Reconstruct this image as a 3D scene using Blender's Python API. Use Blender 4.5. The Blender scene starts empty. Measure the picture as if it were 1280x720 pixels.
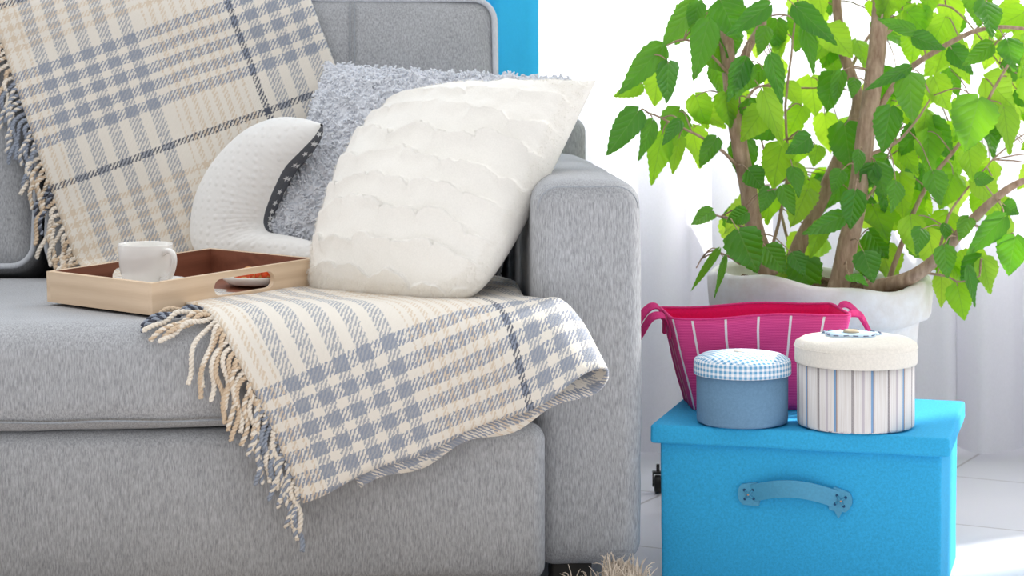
import bpy, bmesh, math, random
from mathutils import Vector, Matrix, noise
R = math.radians
PI = math.pi
scene = bpy.context.scene
C = scene.collection
rng = random.Random(7)

# ------------------------------------------------------------------ camera frame
F = 2700.0; HY = 60.0; CH = 0.81
def P(x, y, d):
    """point seen at photo pixel (x, y) lying d metres in front of the camera"""
    return Vector(((x - 640) * d / F, d, CH - (y - HY) * d / F))

# ------------------------------------------------------------------ helpers
def thing(name, label, cat, loc=(0, 0, 0), rotz=0.0, group=None):
    o = bpy.data.objects.new(name, None); C.objects.link(o)
    o.empty_display_size = 0.05
    o.location = loc; o.rotation_euler = (0, 0, rotz)
    o['label'] = label; o['category'] = cat
    if group: o['group'] = group
    return o
def mat_of(o):
    m = Matrix.Identity(4)
    while o is not None:
        m = (Matrix.Translation(o.location) @ o.rotation_euler.to_matrix().to_4x4()) @ m
        o = o.parent
    return m
def part(name, bm, mats, parent=None, world=True, smooth=True, loc=None):
    """link a bmesh as one object; vertices are given in world space unless world=False (parent space)"""
    if parent is not None and world:
        bm.transform(mat_of(parent).inverted())
    if smooth:
        for f in bm.faces: f.smooth = True
    me = bpy.data.meshes.new(name)
    bm.to_mesh(me); bm.free()
    for m in (mats if isinstance(mats, (list, tuple)) else [mats]): me.materials.append(m)
    o = bpy.data.objects.new(name, me); C.objects.link(o)
    if parent is not None: o.parent = parent
    return o
def sharp(o, ang=35):
    me = o.data
    me.set_sharp_from_angle(angle=R(ang))
    return o
def struct(o):
    o['kind'] = 'structure'; return o

def lin(r, g, b):
    f = lambda c: (c / 255 / 12.92) if c / 255 <= 0.04045 else ((c / 255 + 0.055) / 1.055) ** 2.4
    return (f(r), f(g), f(b), 1.0)

def box_bm(x0, x1, y0, y1, z0, z1, bm=None):
    bm = bm or bmesh.new()
    v = [bm.verts.new((x, y, z)) for x in (x0, x1) for y in (y0, y1) for z in (z0, z1)]
    for q in ((0, 1, 3, 2), (4, 6, 7, 5), (0, 4, 5, 1), (2, 3, 7, 6), (0, 2, 6, 4), (1, 5, 7, 3)):
        bm.faces.new([v[i] for i in q])
    return bm

def axis(h, r, nin, nc):
    a = []
    for k in range(nc + 1): a.append(-h + r * (1 - math.cos(PI / 2 * k / nc)) if False else -h + r * k / nc)
    inner = h - r
    for k in range(1, nin): a.append(-inner + 2 * inner * k / nin)
    for k in range(nc + 1): a.append(inner + r * k / nc)
    return a
def rbox(x0, x1, y0, y1, z0, z1, r, nin=(8, 8, 8), nc=4, disp=None, bm=None):
    """soft rounded box; disp(p, h) may push points about (box-centred coordinates)"""
    new = bmesh.new()
    h = Vector(((x1 - x0) / 2, (y1 - y0) / 2, (z1 - z0) / 2))
    c = Vector(((x1 + x0) / 2, (y1 + y0) / 2, (z1 + z0) / 2))
    A = [axis(h[i], r, nin[i], nc) for i in range(3)]
    for ax in range(3):
        b, d = (ax + 1) % 3, (ax + 2) % 3
        for sg in (-1, 1):
            g = []
            for p in A[b]:
                row = []
                for q in A[d]:
                    v = Vector((0, 0, 0)); v[ax] = sg * h[ax]; v[b] = p; v[d] = q
                    inn = Vector([max(-(h[i] - r), min(h[i] - r, v[i])) for i in range(3)])
                    e = v - inn
                    if e.length > 1e-9: v = inn + e.normalized() * r
                    row.append(new.verts.new(v))
                g.append(row)
            for i in range(len(g) - 1):
                for j in range(len(g[0]) - 1):
                    q = [g[i][j], g[i + 1][j], g[i + 1][j + 1], g[i][j + 1]]
                    new.faces.new(q if sg > 0 else q[::-1])
    bmesh.ops.remove_doubles(new, verts=new.verts, dist=1e-5)
    for v in new.verts:
        p = v.co.copy()
        if disp: p = disp(p, h)
        v.co = p + c
    return new

def tube(bm, pts, rad, n=6, closed=False, cap=True, mi=0):
    """swept tube, rad a number or a list"""
    pts = [Vector(p) for p in pts]
    N = len(pts)
    rings = []
    prev = None
    for i in range(N):
        if closed: t = pts[(i + 1) % N] - pts[i - 1]
        else: t = pts[min(i + 1, N - 1)] - pts[max(i - 1, 0)]
        if t.length < 1e-9: t = Vector((0, 0, 1))
        t.normalize()
        if prev is None:
            a = Vector((0, 0, 1)) if abs(t.z) < 0.9 else Vector((1, 0, 0))
            nrm = t.cross(a).normalized()
        else:
            nrm = (prev - t * prev.dot(t))
            if nrm.length < 1e-6: nrm = t.cross(Vector((0.3, 0.5, 0.8)))
            nrm.normalize()
        prev = nrm
        bi = t.cross(nrm)
        r = rad[i] if isinstance(rad, (list, tuple)) else rad
        rings.append([bm.verts.new(pts[i] + (nrm * math.cos(2 * PI * k / n) + bi * math.sin(2 * PI * k / n)) * r) for k in range(n)])
    for i in range(N if closed else N - 1):
        a, b = rings[i], rings[(i + 1) % N]
        for k in range(n):
            f = bm.faces.new((a[k], a[(k + 1) % n], b[(k + 1) % n], b[k])); f.material_index = mi
    if cap and not closed:
        f = bm.faces.new(rings[0][::-1]); f.material_index = mi
        f = bm.faces.new(rings[-1]); f.material_index = mi
    return bm
def catmull(pts, n=8):
    pts = [Vector(p) for p in pts]
    out = []
    for i in range(len(pts) - 1):
        p0 = pts[max(i - 1, 0)]; p1 = pts[i]; p2 = pts[i + 1]; p3 = pts[min(i + 2, len(pts) - 1)]
        for k in range(n):
            t = k / n
            out.append(0.5 * ((2 * p1) + (p2 - p0) * t + (2 * p0 - 5 * p1 + 4 * p2 - p3) * t * t + (3 * p1 - p0 - 3 * p2 + p3) * t ** 3))
    out.append(pts[-1].copy())
    return out
def lathe(profile, n=48, wob=None, bm=None, centre=(0, 0, 0), uv=True, mi=None):
    """turn (r, z) pairs about z; uv carries metres (angle*r, z) on walls, (x, y) on tops"""
    bm = bm or bmesh.new()
    c = Vector(centre)
    rings = []
    for (r, z) in profile:
        ring = []
        if r < 1e-6:
            ring = [bm.verts.new(c + Vector((0, 0, z)))] * n
        else:
            for k in range(n):
                a = 2 * PI * k / n
                rr, zz = wob(a, r, z) if wob else (r, z)
                ring.append(bm.verts.new(c + Vector((rr * math.cos(a), rr * math.sin(a), zz))))
        rings.append(ring)
    lay = bm.loops.layers.uv.verify()
    rmax = max(r for r, z in profile)
    for i in range(len(rings) - 1):
        a, b = rings[i], rings[i + 1]
        top = abs(profile[i + 1][1] - profile[i][1]) < abs(profile[i + 1][0] - profile[i][0]) * 0.8
        for k in range(n):
            k2 = (k + 1) % n
            vs = []
            for v in (a[k], a[k2], b[k2], b[k]):
                if v not in vs: vs.append(v)
            if len(vs) < 3: continue
            try: f = bm.faces.new(vs)
            except ValueError: continue
            if mi: f.material_index = mi[i]
            for l in f.loops:
                p = l.vert.co - c
                if top: l[lay].uv = (p.x, p.y)
                else:
                    kk = k if l.vert in (a[k], b[k]) else k + 1
                    l[lay].uv = (2 * PI * kk / n * rmax, p.z)
    return bm
def fbm(p, s, o=3):
    return noise.fractal(Vector(p) * s, 1.0, 2.0, o)

# ------------------------------------------------------------------ materials
class NT:
    def __init__(self, name):
        self.m = bpy.data.materials.new(name); self.m.use_nodes = True
        self.t = self.m.node_tree; self.n = self.t.nodes
        self.b = self.n['Principled BSDF']; self.out = self.n['Material Output']
    def link(self, a, b): self.t.links.new(a, b)
    def node(self, typ, **kw):
        x = self.n.new(typ)
        for k, v in kw.items(): setattr(x, k, v)
        return x
    def val(self, sock, v):
        if hasattr(v, 'links') or isinstance(v, bpy.types.NodeSocket): self.link(v, sock)
        else: sock.default_value = v
    def math(self, op, a, b=0.0, c=None):
        x = self.node('ShaderNodeMath', operation=op)
        self.val(x.inputs[0], a); self.val(x.inputs[1], b)
        if c is not None: self.val(x.inputs[2], c)
        return x.outputs[0]
    def mix(self, f, a, b, blend='MIX'):
        x = self.node('ShaderNodeMix', data_type='RGBA', blend_type=blend)
        self.val(x.inputs[0], f); self.val(x.inputs[6], a); self.val(x.inputs[7], b)
        return x.outputs[2]
    def coord(self, kind='Object', scale=(1, 1, 1)):
        tc = self.node('ShaderNodeTexCoord'); mp = self.node('ShaderNodeMapping')
        mp.inputs['Scale'].default_value = scale
        self.link(tc.outputs[kind], mp.inputs[0]); return mp.outputs[0]
    def noise(self, vec, scale, detail=2.0, rough=0.5):
        x = self.node('ShaderNodeTexNoise'); x.inputs['Scale'].default_value = scale
        x.inputs['Detail'].default_value = detail; x.inputs['Roughness'].default_value = rough
        self.link(vec, x.inputs['Vector']); return x.outputs['Fac']
    def ramp(self, fac, stops):
        x = self.node('ShaderNodeValToRGB'); e = x.color_ramp.elements
        while len(e) < len(stops): e.new(0.5)
        for k, (p, c) in enumerate(stops): e[k].position = p; e[k].color = c
        self.link(fac, x.inputs[0]); return x.outputs[0]
    def bump(self, h, strength=0.3, dist=0.002):
        x = self.node('ShaderNodeBump'); x.inputs['Strength'].default_value = strength
        x.inputs['Distance'].default_value = dist
        self.link(h, x.inputs['Height']); self.link(x.outputs[0], self.b.inputs['Normal']); return x
    def base(self, c, rough=0.8, spec=0.3, sheen=0.0):
        self.val(self.b.inputs['Base Color'], c)
        self.b.inputs['Roughness'].default_value = rough
        self.b.inputs['Specular IOR Level'].default_value = spec
        if sheen: self.b.inputs['Sheen Weight'].default_value = sheen

def fabric(name, col, var=0.25, scale=(330, 330, 45), rough=0.95, bump=0.35, sheen=0.0, big=0.1):
    t = NT(name)
    v = t.coord('Object', scale)
    n = t.noise(v, 1.0, 3, 0.65)
    n2 = t.noise(t.coord('Object', (1, 1, 1)), 9.0, 2)
    lo = tuple(c * (1 - var) for c in col[:3]) + (1,)
    hi = tuple(min(1, c * (1 + var)) for c in col[:3]) + (1,)
    c = t.ramp(n, [(0.3, lo), (0.7, hi)])
    c = t.mix(big, c, t.ramp(n2, [(0.3, lo), (0.7, hi)]))
    t.base(c, rough, 0.15, sheen); t.bump(n, bump, 0.0015)
    return t.m
def plain(name, col, rough=0.6, spec=0.4, var=0.06, scale=60.0, bump=0.0, metal=0.0):
    t = NT(name)
    n = t.noise(t.coord('Object'), scale, 3)
    c = t.ramp(n, [(0.25, tuple(x * (1 - var) for x in col[:3]) + (1,)), (0.75, tuple(min(1, x * (1 + var)) for x in col[:3]) + (1,))])
    t.base(c, rough, spec); t.b.inputs['Metallic'].default_value = metal
    if bump: t.bump(n, bump, 0.002)
    return t.m

M = {}
M['sofa'] = fabric('grey_chenille', lin(168, 169, 172), 0.36, (520, 520, 85), big=0.12)
M['seam'] = fabric('grey_seam_thread', lin(160, 164, 170), 0.15)
M['piping'] = fabric('light_grey_piping', lin(205, 208, 214), 0.12)
M['leg'] = plain('dark_plastic', lin(40, 38, 36), 0.5)

def weave(name, col, scale=900.0, var=0.2, rough=0.85, bump=0.4):
    """plain woven cloth: crossing threads in object space"""
    t = NT(name)
    tc = t.node('ShaderNodeTexCoord')
    sx = t.node('ShaderNodeSeparateXYZ'); t.link(tc.outputs['Object'], sx.inputs[0])
    a = t.math('SINE', t.math('MULTIPLY', t.math('ADD', sx.outputs[0], sx.outputs[1]), scale))
    b = t.math('SINE', t.math('MULTIPLY', t.math('ADD', sx.outputs[2], t.math('MULTIPLY', sx.outputs[1], 0.6)), scale))
    h = t.math('MULTIPLY', a, b)
    n = t.noise(tc.outputs['Object'], 260.0, 3, 0.7)
    k = t.math('ADD', t.math('MULTIPLY', h, 0.16), n)
    c = t.ramp(k, [(0.25, tuple(x * (1 - var) for x in col[:3]) + (1,)), (0.75, tuple(min(1, x * (1 + var)) for x in col[:3]) + (1,))])
    t.base(c, rough, 0.2); t.bump(k, bump, 0.001)
    return t.m
M['box_blue'] = weave('turquoise_canvas', lin(58, 172, 222), 3600.0, 0.16)
M['strap_blue'] = plain('dull_teal_vinyl', lin(70, 152, 188), 0.45, 0.5, 0.08, 300.0, 0.1)
M['strap_hole'] = plain('navy_thread', lin(30, 74, 110), 0.8)
M['rivet'] = plain('copper_rivet', lin(214, 160, 128), 0.3, 0.5, metal=0.6)
M['round_blue'] = weave('slate_blue_cloth', lin(112, 148, 178), 3800.0, 0.10)
M['cream_cloth'] = weave('oatmeal_linen', lin(230, 224, 214), 4000.0, 0.10)
M['pale_applique'] = weave('pale_blue_felt', lin(190, 212, 228), 4000.0, 0.08)
M['stitch'] = plain('grey_blue_stitching', lin(120, 128, 150), 0.8)
M['button'] = plain('tan_wooden_button', lin(196, 178, 150), 0.5)

# gingham lid
t = NT('blue_gingham')
tc = t.node('ShaderNodeTexCoord'); sx = t.node('ShaderNodeSeparateXYZ'); t.link(tc.outputs['UV'], sx.inputs[0])
per = 0.0076
def sq(t, s, per, duty=0.5, off=0.0):
    fr = t.math('FRACT', t.math('ADD', t.math('DIVIDE', s, per), 100 + off))
    return t.math('LESS_THAN', fr, duty)
a = sq(t, sx.outputs[0], per); b = sq(t, sx.outputs[1], per, 0.5, 0.2)
k = t.math('MULTIPLY', t.math('ADD', a, b), 0.5)
c = t.ramp(k, [(0.0, lin(245, 246, 248)), (0.5, lin(196, 216, 234)), (1.0, lin(104, 164, 204))])
t.base(c, 0.85, 0.2); M['gingham'] = t.m

# vertical ticking stripes on the tall round box
t = NT('ticking_stripe_cloth')
tc = t.node('ShaderNodeTexCoord'); sx = t.node('ShaderNodeSeparateXYZ'); t.link(tc.outputs['UV'], sx.inputs[0])
base = t.ramp(t.noise(t.coord('UV', (900, 8, 1)), 1.0, 3, 0.7), [(0.3, lin(212, 204, 198)), (0.7, lin(240, 238, 238))])
def line(c, per, off, w, col):
    fr = t.math('FRACT', t.math('ADD', t.math('DIVIDE', sx.outputs[0], per), 50 + off))
    return t.mix(t.math('LESS_THAN', fr, w / per), c, col)
PER = 0.0545
c = line(base, PER, 0.50, 0.0042, lin(128, 164, 204))
c = line(c, PER, 0.02, 0.0014, lin(120, 112, 118))
c = line(c, PER, 0.08 + 0.90, 0.0016, lin(132, 124, 128))
c = line(c, PER, 0.44, 0.0018, lin(176, 150, 134))
c = line(c, PER, 0.75, 0.0040, lin(198, 190, 196))
t.base(c, 0.85, 0.2); M['ticking'] = t.m

# pink basket with white stripes (uv.x runs along the wall in stripe periods)
t = NT('magenta_canvas_white_stripes')
tc = t.node('ShaderNodeTexCoord'); sx = t.node('ShaderNodeSeparateXYZ'); t.link(tc.outputs['UV'], sx.inputs[0])
fr = t.math('FRACT', t.math('ADD', sx.outputs[0], 50))
wv = t.math('SINE', t.math('MULTIPLY', sx.outputs[1], 2400.0))
n = t.noise(t.coord('UV', (400, 900, 1)), 1.0, 3)
k = t.math('ADD', t.math('MULTIPLY', wv, 0.18), n)
pk = t.ramp(k, [(0.2, lin(206, 48, 122)), (0.8, lin(232, 92, 156))])
c = t.mix(t.math('LESS_THAN', fr, 0.075), pk, lin(232, 226, 228))
t.base(c, 0.85, 0.2); t.bump(k, 0.3, 0.001); M['pink_stripe'] = t.m
M['pink_in'] = weave('hot_pink_lining', lin(222, 16, 92), 4000.0, 0.10)
M['pink_strap'] = weave('pink_strap_webbing', lin(206, 56, 122), 4000.0, 0.15)

# wood
def wood(name, c1, c2, rough=0.5, ax=0):
    t = NT(name)
    sc = [60, 60, 60]; sc[ax] = 3.0
    v = t.coord('Object', tuple(sc))
    n = t.noise(v, 1.2, 5, 0.6)
    w = t.node('ShaderNodeTexWave'); w.inputs['Scale'].default_value = 0.22; w.inputs['Distortion'].default_value = 9.0; w.inputs['Detail'].default_value = 3
    w.bands_direction = 'Z' ; t.link(v, w.inputs['Vector'])
    n3 = t.noise(t.coord('Object', tuple(x * 3.5 for x in sc)), 2.2, 3, 0.7)
    k = t.math('ADD', t.math('ADD', t.math('MULTIPLY', n, 0.45), t.math('MULTIPLY', w.outputs['Fac'], 0.25)), t.math('MULTIPLY', n3, 0.30))
    t.base(t.ramp(k, [(0.2, c1), (0.75, c2)]), rough, 0.35); t.bump(k, 0.08, 0.001)
    return t.m
M['wood_x'] = wood('pale_oak_lengthways', lin(206, 178, 148), lin(228, 204, 176), 0.55, 0)
M['wood_y'] = wood('pale_oak_crossways', lin(206, 178, 148), lin(228, 204, 176), 0.55, 1)
M['wood_in'] = wood('reddish_brown_stain', lin(112, 66, 48), lin(146, 92, 70), 0.5, 0)
M['china'] = plain('white_glazed_china', lin(240, 237, 232), 0.12, 0.5, 0.01)
M['crust'] = plain('golden_pastry_crust', lin(206, 152, 92), 0.6, 0.3, 0.25, 90.0, 0.4)
M['jam'] = plain('orange_red_jam_filling', lin(214, 78, 24), 0.3, 0.5, 0.25, 120.0, 0.3)

M['minky'] = None
t = NT('white_dimpled_minky')
vo = t.node('ShaderNodeTexVoronoi'); vo.inputs['Scale'].default_value = 75.0; vo.inputs['Randomness'].default_value = 0.25
t.link(t.coord('Object'), vo.inputs['Vector'])
dots = t.ramp(vo.outputs['Distance'], [(0.0, (1, 1, 1, 1)), (0.45, (0, 0, 0, 1))])
t.base(lin(236, 234, 231), 0.95, 0.1, 0.2); t.bump(dots, 0.4, 0.004); M['minky'] = t.m
M['star_grey'] = weave('charcoal_cotton', lin(96, 98, 104), 4000.0, 0.12)
M['star_white'] = plain('white_star_print', lin(226, 226, 226), 0.9, 0.1)
M['fur_white'] = plain('ivory_plush', lin(242, 238, 231), 0.95, 0.1, 0.03, 400.0, 0.25)
M['fur_grey'] = plain('pale_grey_curly_plush', lin(228, 230, 236), 0.95, 0.1, 0.10, 220.0, 0.5)
M['rug'] = plain('beige_shag_wool', lin(222, 208, 192), 0.95, 0.1, 0.12, 200.0)

# curtains
def curtain_mat(name, col, trans, clear=0.0):
    t = NT(name)
    v = t.coord('Object', (500, 500, 200))
    n = t.noise(v, 1.0, 2)
    c = t.ramp(n, [(0.2, tuple(x * 0.93 for x in col[:3]) + (1,)), (0.8, col)])
    d = t.node('ShaderNodeBsdfDiffuse'); tr = t.node('ShaderNodeBsdfTranslucent')
    t.link(c, d.inputs[0]); t.link(c, tr.inputs[0])
    mx = t.node('ShaderNodeMixShader'); mx.inputs[0].default_value = trans
    t.link(d.outputs[0], mx.inputs[1]); t.link(tr.outputs[0], mx.inputs[2])
    o = mx.outputs[0]
    if clear:
        tp = t.node('ShaderNodeBsdfTransparent'); m2 = t.node('ShaderNodeMixShader'); m2.inputs[0].default_value = clear
        t.link(o, m2.inputs[1]); t.link(tp.outputs[0], m2.inputs[2]); o = m2.outputs[0]
    t.link(o, t.out.inputs[0])
    return t.m
M['sheer'] = curtain_mat('white_sheer_voile', lin(244, 243, 248), 0.5, 0.05)
M['blue_curtain'] = curtain_mat('sky_blue_curtain_cloth', lin(62, 176, 214), 0.42)

# leaves: light put into colour and translucency, dark shaded ones and yellow-green backlit ones
def leaf_mat(name, greens, thru, amount):
    t = NT(name)
    oi = t.node('ShaderNodeObjectInfo'); geo = t.node('ShaderNodeNewGeometry')
    tc = t.node('ShaderNodeTexCoord'); sx = t.node('ShaderNodeSeparateXYZ'); t.link(tc.outputs['UV'], sx.inputs[0])
    rnd = t.math('FRACT', t.math('ADD', t.math('MULTIPLY', geo.outputs['Random Per Island'], 3.7), oi.outputs['Random']))
    av = t.math('ABSOLUTE', sx.outputs[0])
    mid = t.math('LESS_THAN', av, 0.016)
    sv = t.math('FRACT', t.math('MULTIPLY', t.math('SUBTRACT', sx.outputs[1], t.math('MULTIPLY', av, 0.75)), 6.0))
    side = t.math('LESS_THAN', sv, 0.09)
    vein = t.math('MAXIMUM', mid, t.math('MULTIPLY', side, 0.7))
    g = t.ramp(rnd, [(0.0, greens[0]), (0.5, greens[1]), (1.0, greens[2])])
    g = t.mix(t.math('MULTIPLY', vein, 0.22), g, lin(160, 196, 110))
    t.base(g, 0.33, 0.55)
    hgt = t.math('SUBTRACT', t.math('SINE', t.math('MULTIPLY', sv, 3.1416)), t.math('MULTIPLY', mid, 1.5))
    t.bump(hgt, 0.55, 0.0025)
    tr = t.node('ShaderNodeBsdfTranslucent')
    tg = t.ramp(rnd, [(0.0, thru[0]), (0.5, thru[1]), (1.0, thru[2])])
    tg = t.mix(t.math('MULTIPLY', vein, 0.40), tg, lin(96, 160, 20))
    t.link(tg, tr.inputs[0])
    mx = t.node('ShaderNodeMixShader'); mx.inputs[0].default_value = amount
    t.link(t.b.outputs[0], mx.inputs[1]); t.link(tr.outputs[0], mx.inputs[2]); t.link(mx.outputs[0], t.out.inputs[0])
    return t.m
M['leaf'] = leaf_mat('shaded_hibiscus_leaf', (lin(46, 112, 24), lin(58, 128, 28), lin(74, 142, 32)), (lin(110, 190, 24), lin(130, 204, 30), lin(156, 220, 36)), 0.32)
M['leaf_backlit'] = leaf_mat('backlit_hibiscus_leaf', (lin(92, 160, 40), lin(112, 176, 46), lin(134, 190, 54)), (lin(178, 236, 36), lin(196, 244, 50), lin(214, 250, 76)), 0.58)
t = NT('bark')
n = t.noise(t.coord('Object', (120, 120, 30)), 1.0, 4, 0.6)
t.base(t.ramp(n, [(0.25, lin(140, 112, 92)), (0.7, lin(196, 170, 148))]), 0.85, 0.2); t.bump(n, 0.4, 0.002); M['bark'] = t.m
M['soil'] = plain('dark_potting_soil', lin(96, 74, 56), 0.95, 0.1, 0.5, 120.0, 0.8)
t = NT('whitewashed_clay')
n = t.noise(t.coord('Object'), 14.0, 5, 0.65); n2 = t.noise(t.coord('Object'), 60.0, 3)
c = t.ramp(n, [(0.30, lin(226, 218, 212)), (0.6, lin(242, 240, 240))])
t.base(c, 0.8, 0.2); t.bump(t.math('ADD', n, t.math('MULTIPLY', n2, 0.3)), 0.35, 0.006); M['pot'] = t.m

# floor tiles
t = NT('white_floor_tile')
v = t.coord('Object'); br = t.node('ShaderNodeTexBrick')
br.offset = 0.0; br.inputs['Scale'].default_value = 1.0; br.inputs['Brick Width'].default_value = 0.40; br.inputs['Row Height'].default_value = 0.40
br.inputs['Mortar Size'].default_value = 0.003; br.inputs['Mortar Smooth'].default_value = 0.3
br.inputs['Color1'].default_value = lin(226, 226, 230); br.inputs['Color2'].default_value = lin(220, 220, 226); br.inputs['Mortar'].default_value = lin(176, 172, 172)
mp = t.node('ShaderNodeMapping'); mp.inputs['Rotation'].default_value = (0, 0, R(28)); t.link(v, mp.inputs[0]); t.link(mp.outputs[0], br.inputs['Vector'])
t.base(br.outputs['Color'], 0.28, 0.5); M['floor'] = t.m
M['wall'] = plain('white_wall_paint', lin(236, 236, 238), 0.9, 0.2, 0.01)
M['frame'] = plain('white_window_frame', lin(240, 240, 240), 0.4)
t = NT('window_glass'); tp = t.node('ShaderNodeBsdfTransparent'); gl = t.node('ShaderNodeBsdfGlossy'); gl.inputs['Roughness'].default_value = 0.02
mx = t.node('ShaderNodeMixShader'); mx.inputs[0].default_value = 0.06
t.link(tp.outputs[0], mx.inputs[1]); t.link(gl.outputs[0], mx.inputs[2]); t.link(mx.outputs[0], t.out.inputs[0]); M['glass'] = t.m

# plaid wool: uv = (t across the throw, s along the throw) in metres
t = NT('cream_blue_plaid_wool')
tc = t.node('ShaderNodeTexCoord')
nz = t.node('ShaderNodeTexNoise'); nz.inputs['Scale'].default_value = 260.0; nz.inputs['Detail'].default_value = 2
t.link(tc.outputs['UV'], nz.inputs['Vector'])
jit = t.node('ShaderNodeVectorMath', operation='SUBTRACT'); t.link(nz.outputs['Color'], jit.inputs[0]); jit.inputs[1].default_value = (0.5, 0.5, 0.5)
jm = t.node('ShaderNodeVectorMath', operation='SCALE'); t.link(jit.outputs[0], jm.inputs[0]); jm.inputs['Scale'].default_value = 0.006
ad = t.node('ShaderNodeVectorMath', operation='ADD'); t.link(tc.outputs['UV'], ad.inputs[0]); t.link(jm.outputs[0], ad.inputs[1])
sx = t.node('ShaderNodeSeparateXYZ'); t.link(ad.outputs[0], sx.inputs[0])
T_, S_ = sx.outputs[0], sx.outputs[1]
def band(x, a, b): return t.math('MULTIPLY', t.math('GREATER_THAN', x, a), t.math('LESS_THAN', x, b))
def stripes(x, per, duty, off=0.0):
    fr = t.math('FRACT', t.math('ADD', t.math('DIVIDE', t.math('SUBTRACT', x, off), per), 40.0))
    return t.math('LESS_THAN', fr, duty)
CREAM = lin(229, 221, 209); GREY = lin(160, 162, 168); BLUE = lin(138, 145, 160); TAN = lin(214, 196, 174); DARK = lin(82, 86, 98); TAUPE = lin(160, 152, 146)
def profile(x, blues, tans, darks, per, duty, col, off):
    c = CREAM
    for (a, b, p) in tans: c = t.mix(t.math('MULTIPLY', band(x, a, b), stripes(x, p, 0.5)), c, TAN)
    for (a, b) in blues: c = t.mix(t.math('MULTIPLY', band(x, a, b), stripes(x, per, duty, a)), c, col)
    for d in darks: c = t.mix(band(x, d - 0.0055, d + 0.0055), c, DARK)
    return c
warp = profile(T_, [(0.045, 0.225), (0.405, 0.60), (0.80, 0.98)], [(0.24, 0.365, 0.018), (0.0, 0.04, 0.018), (0.62, 0.75, 0.018)], [0.385], 0.0380, 0.56, GREY, 0)
weft = profile(S_, [(0.115, 0.2605), (1.118, 1.30)], [(0.0, 0.09, 0.018), (0.36, 0.60, 0.020), (0.66, 1.0, 0.020)], [0.0, 0.315, 0.67], 0.0292, 0.60, BLUE, 0)
tw = t.math('FRACT', t.math('DIVIDE', t.math('ADD', T_, S_), 0.0072))
tw = t.math('MULTIPLY', t.math('ABSOLUTE', t.math('SUBTRACT', tw, 0.5)), 2.0)
sel = t.node('ShaderNodeMapRange'); sel.inputs['From Min'].default_value = 0.22; sel.inputs['From Max'].default_value = 0.78
t.link(tw, sel.inputs['Value'])
c = t.mix(sel.outputs[0], warp, weft)
fz = t.noise(t.coord('UV', (700, 700, 1)), 1.0, 3, 0.7)
c = t.mix(0.35, c, t.mix(fz, (0.35, 0.35, 0.35, 1), (1.0, 1.0, 1.0, 1)), 'SOFT_LIGHT')
t.base(c, 0.97, 0.05, 0.25)
t.bump(t.math('ADD', t.math('MULTIPLY', tw, 0.4), fz), 0.5, 0.002); M['plaid'] = t.m
M['yarn_cream'] = plain('cream_yarn', lin(234, 224, 210), 0.95, 0.1, 0.08, 500.0, 0.3)
M['yarn_tan'] = plain('tan_yarn', lin(214, 192, 166), 0.95, 0.1, 0.10, 500.0, 0.3)
M['yarn_blue'] = plain('blue_grey_yarn', lin(150, 157, 170), 0.95, 0.1, 0.10, 500.0, 0.3)
M['yarn_dark'] = plain('charcoal_yarn', lin(78, 80, 90), 0.95, 0.1, 0.10, 500.0, 0.3)

# ------------------------------------------------------------------ the setting
struct(part('floor', box_bm(-2.6, 3.2, 0.6, 4.6, -0.05, 0.0), M['floor'], smooth=False))
WY0, WY1 = 4.42, 4.56
wb = bmesh.new()
WX0, WX1, WZ0, WZ1 = -0.75, 2.75, 0.56, 2.35
box_bm(-2.6, WX0, WY0, WY1, 0, 2.7, wb); box_bm(WX1, 3.2, WY0, WY1, 0, 2.7, wb)
box_bm(WX0, WX1, WY0, WY1, 0, WZ0, wb); box_bm(WX0, WX1, WY0, WY1, WZ1, 2.7, wb)
struct(part('wall_back', wb, M['wall'], smooth=False))
wf = bmesh.new()
for a in (WX0, (WX0 + WX1) / 2 - 0.03, WX1 - 0.06): box_bm(a, a + 0.06, 4.46, 4.52, WZ0, WZ1, wf)
for z in (WZ0, WZ1 - 0.06): box_bm(WX0, WX1, 4.46, 4.52, z, z + 0.06, wf)
win = struct(part('window_1', wf, M['frame'], smooth=False))
part('pane', box_bm(WX0 + 0.05, WX1 - 0.05, 4.488, 4.492, WZ0 + 0.05, WZ1 - 0.05), M['glass'], win, smooth=False)

# curtains ---------------------------------------------------------
def curtain(x0, x1, y, z0, z1, per, amp, seed, lap=0.3, nx=None):
    bm = bmesh.new(); r2 = random.Random(seed)
    nx = nx or int((x1 - x0) / 0.006); nz = 40
    ph = [r2.uniform(0, 6.28) for _ in range(4)]
    g = []
    for i in range(nx + 1):
        x = x0 + (x1 - x0) * i / nx
        row = []
        for j in range(nz + 1):
            f = j / nz; z = z0 + (z1 - z0) * f
            a = amp * (1.0 - 0.25 * f)
            w = x + 0.018 * math.sin(2 * PI * x / 0.37 + ph[0]) + 0.012 * (1 - f) * math.sin(2.1 * z + ph[2])
            yy = y + a * math.sin(2 * PI * w / per + ph[1]) + 0.4 * a * math.sin(2 * PI * w / (per * 0.57) + ph[2]) + 0.01 * math.sin(3 * x + 2 * z)
            xx = x + lap * a * math.cos(2 * PI * w / per + ph[1])
            row.append(bm.verts.new((xx, yy, z)))
        g.append(row)
    for i in range(nx):
        for j in range(nz): bm.faces.new((g[i][j], g[i + 1][j], g[i + 1][j + 1], g[i][j + 1]))
    return bm
ct = thing('sheer_curtain', 'long white sheer curtain in folds across the bright window behind the plant', 'curtain', (0.35, 4.26, 0))
part('curtain_panel', curtain(-0.62, 1.95, 4.26, 0.015, 2.55, 0.135, 0.034, 5), M['sheer'], ct)
hb = bmesh.new()
ct2 = thing('blue_curtain', 'sky blue curtain hanging behind the sofa back', 'curtain', (-0.3, 4.15, 0))
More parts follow.
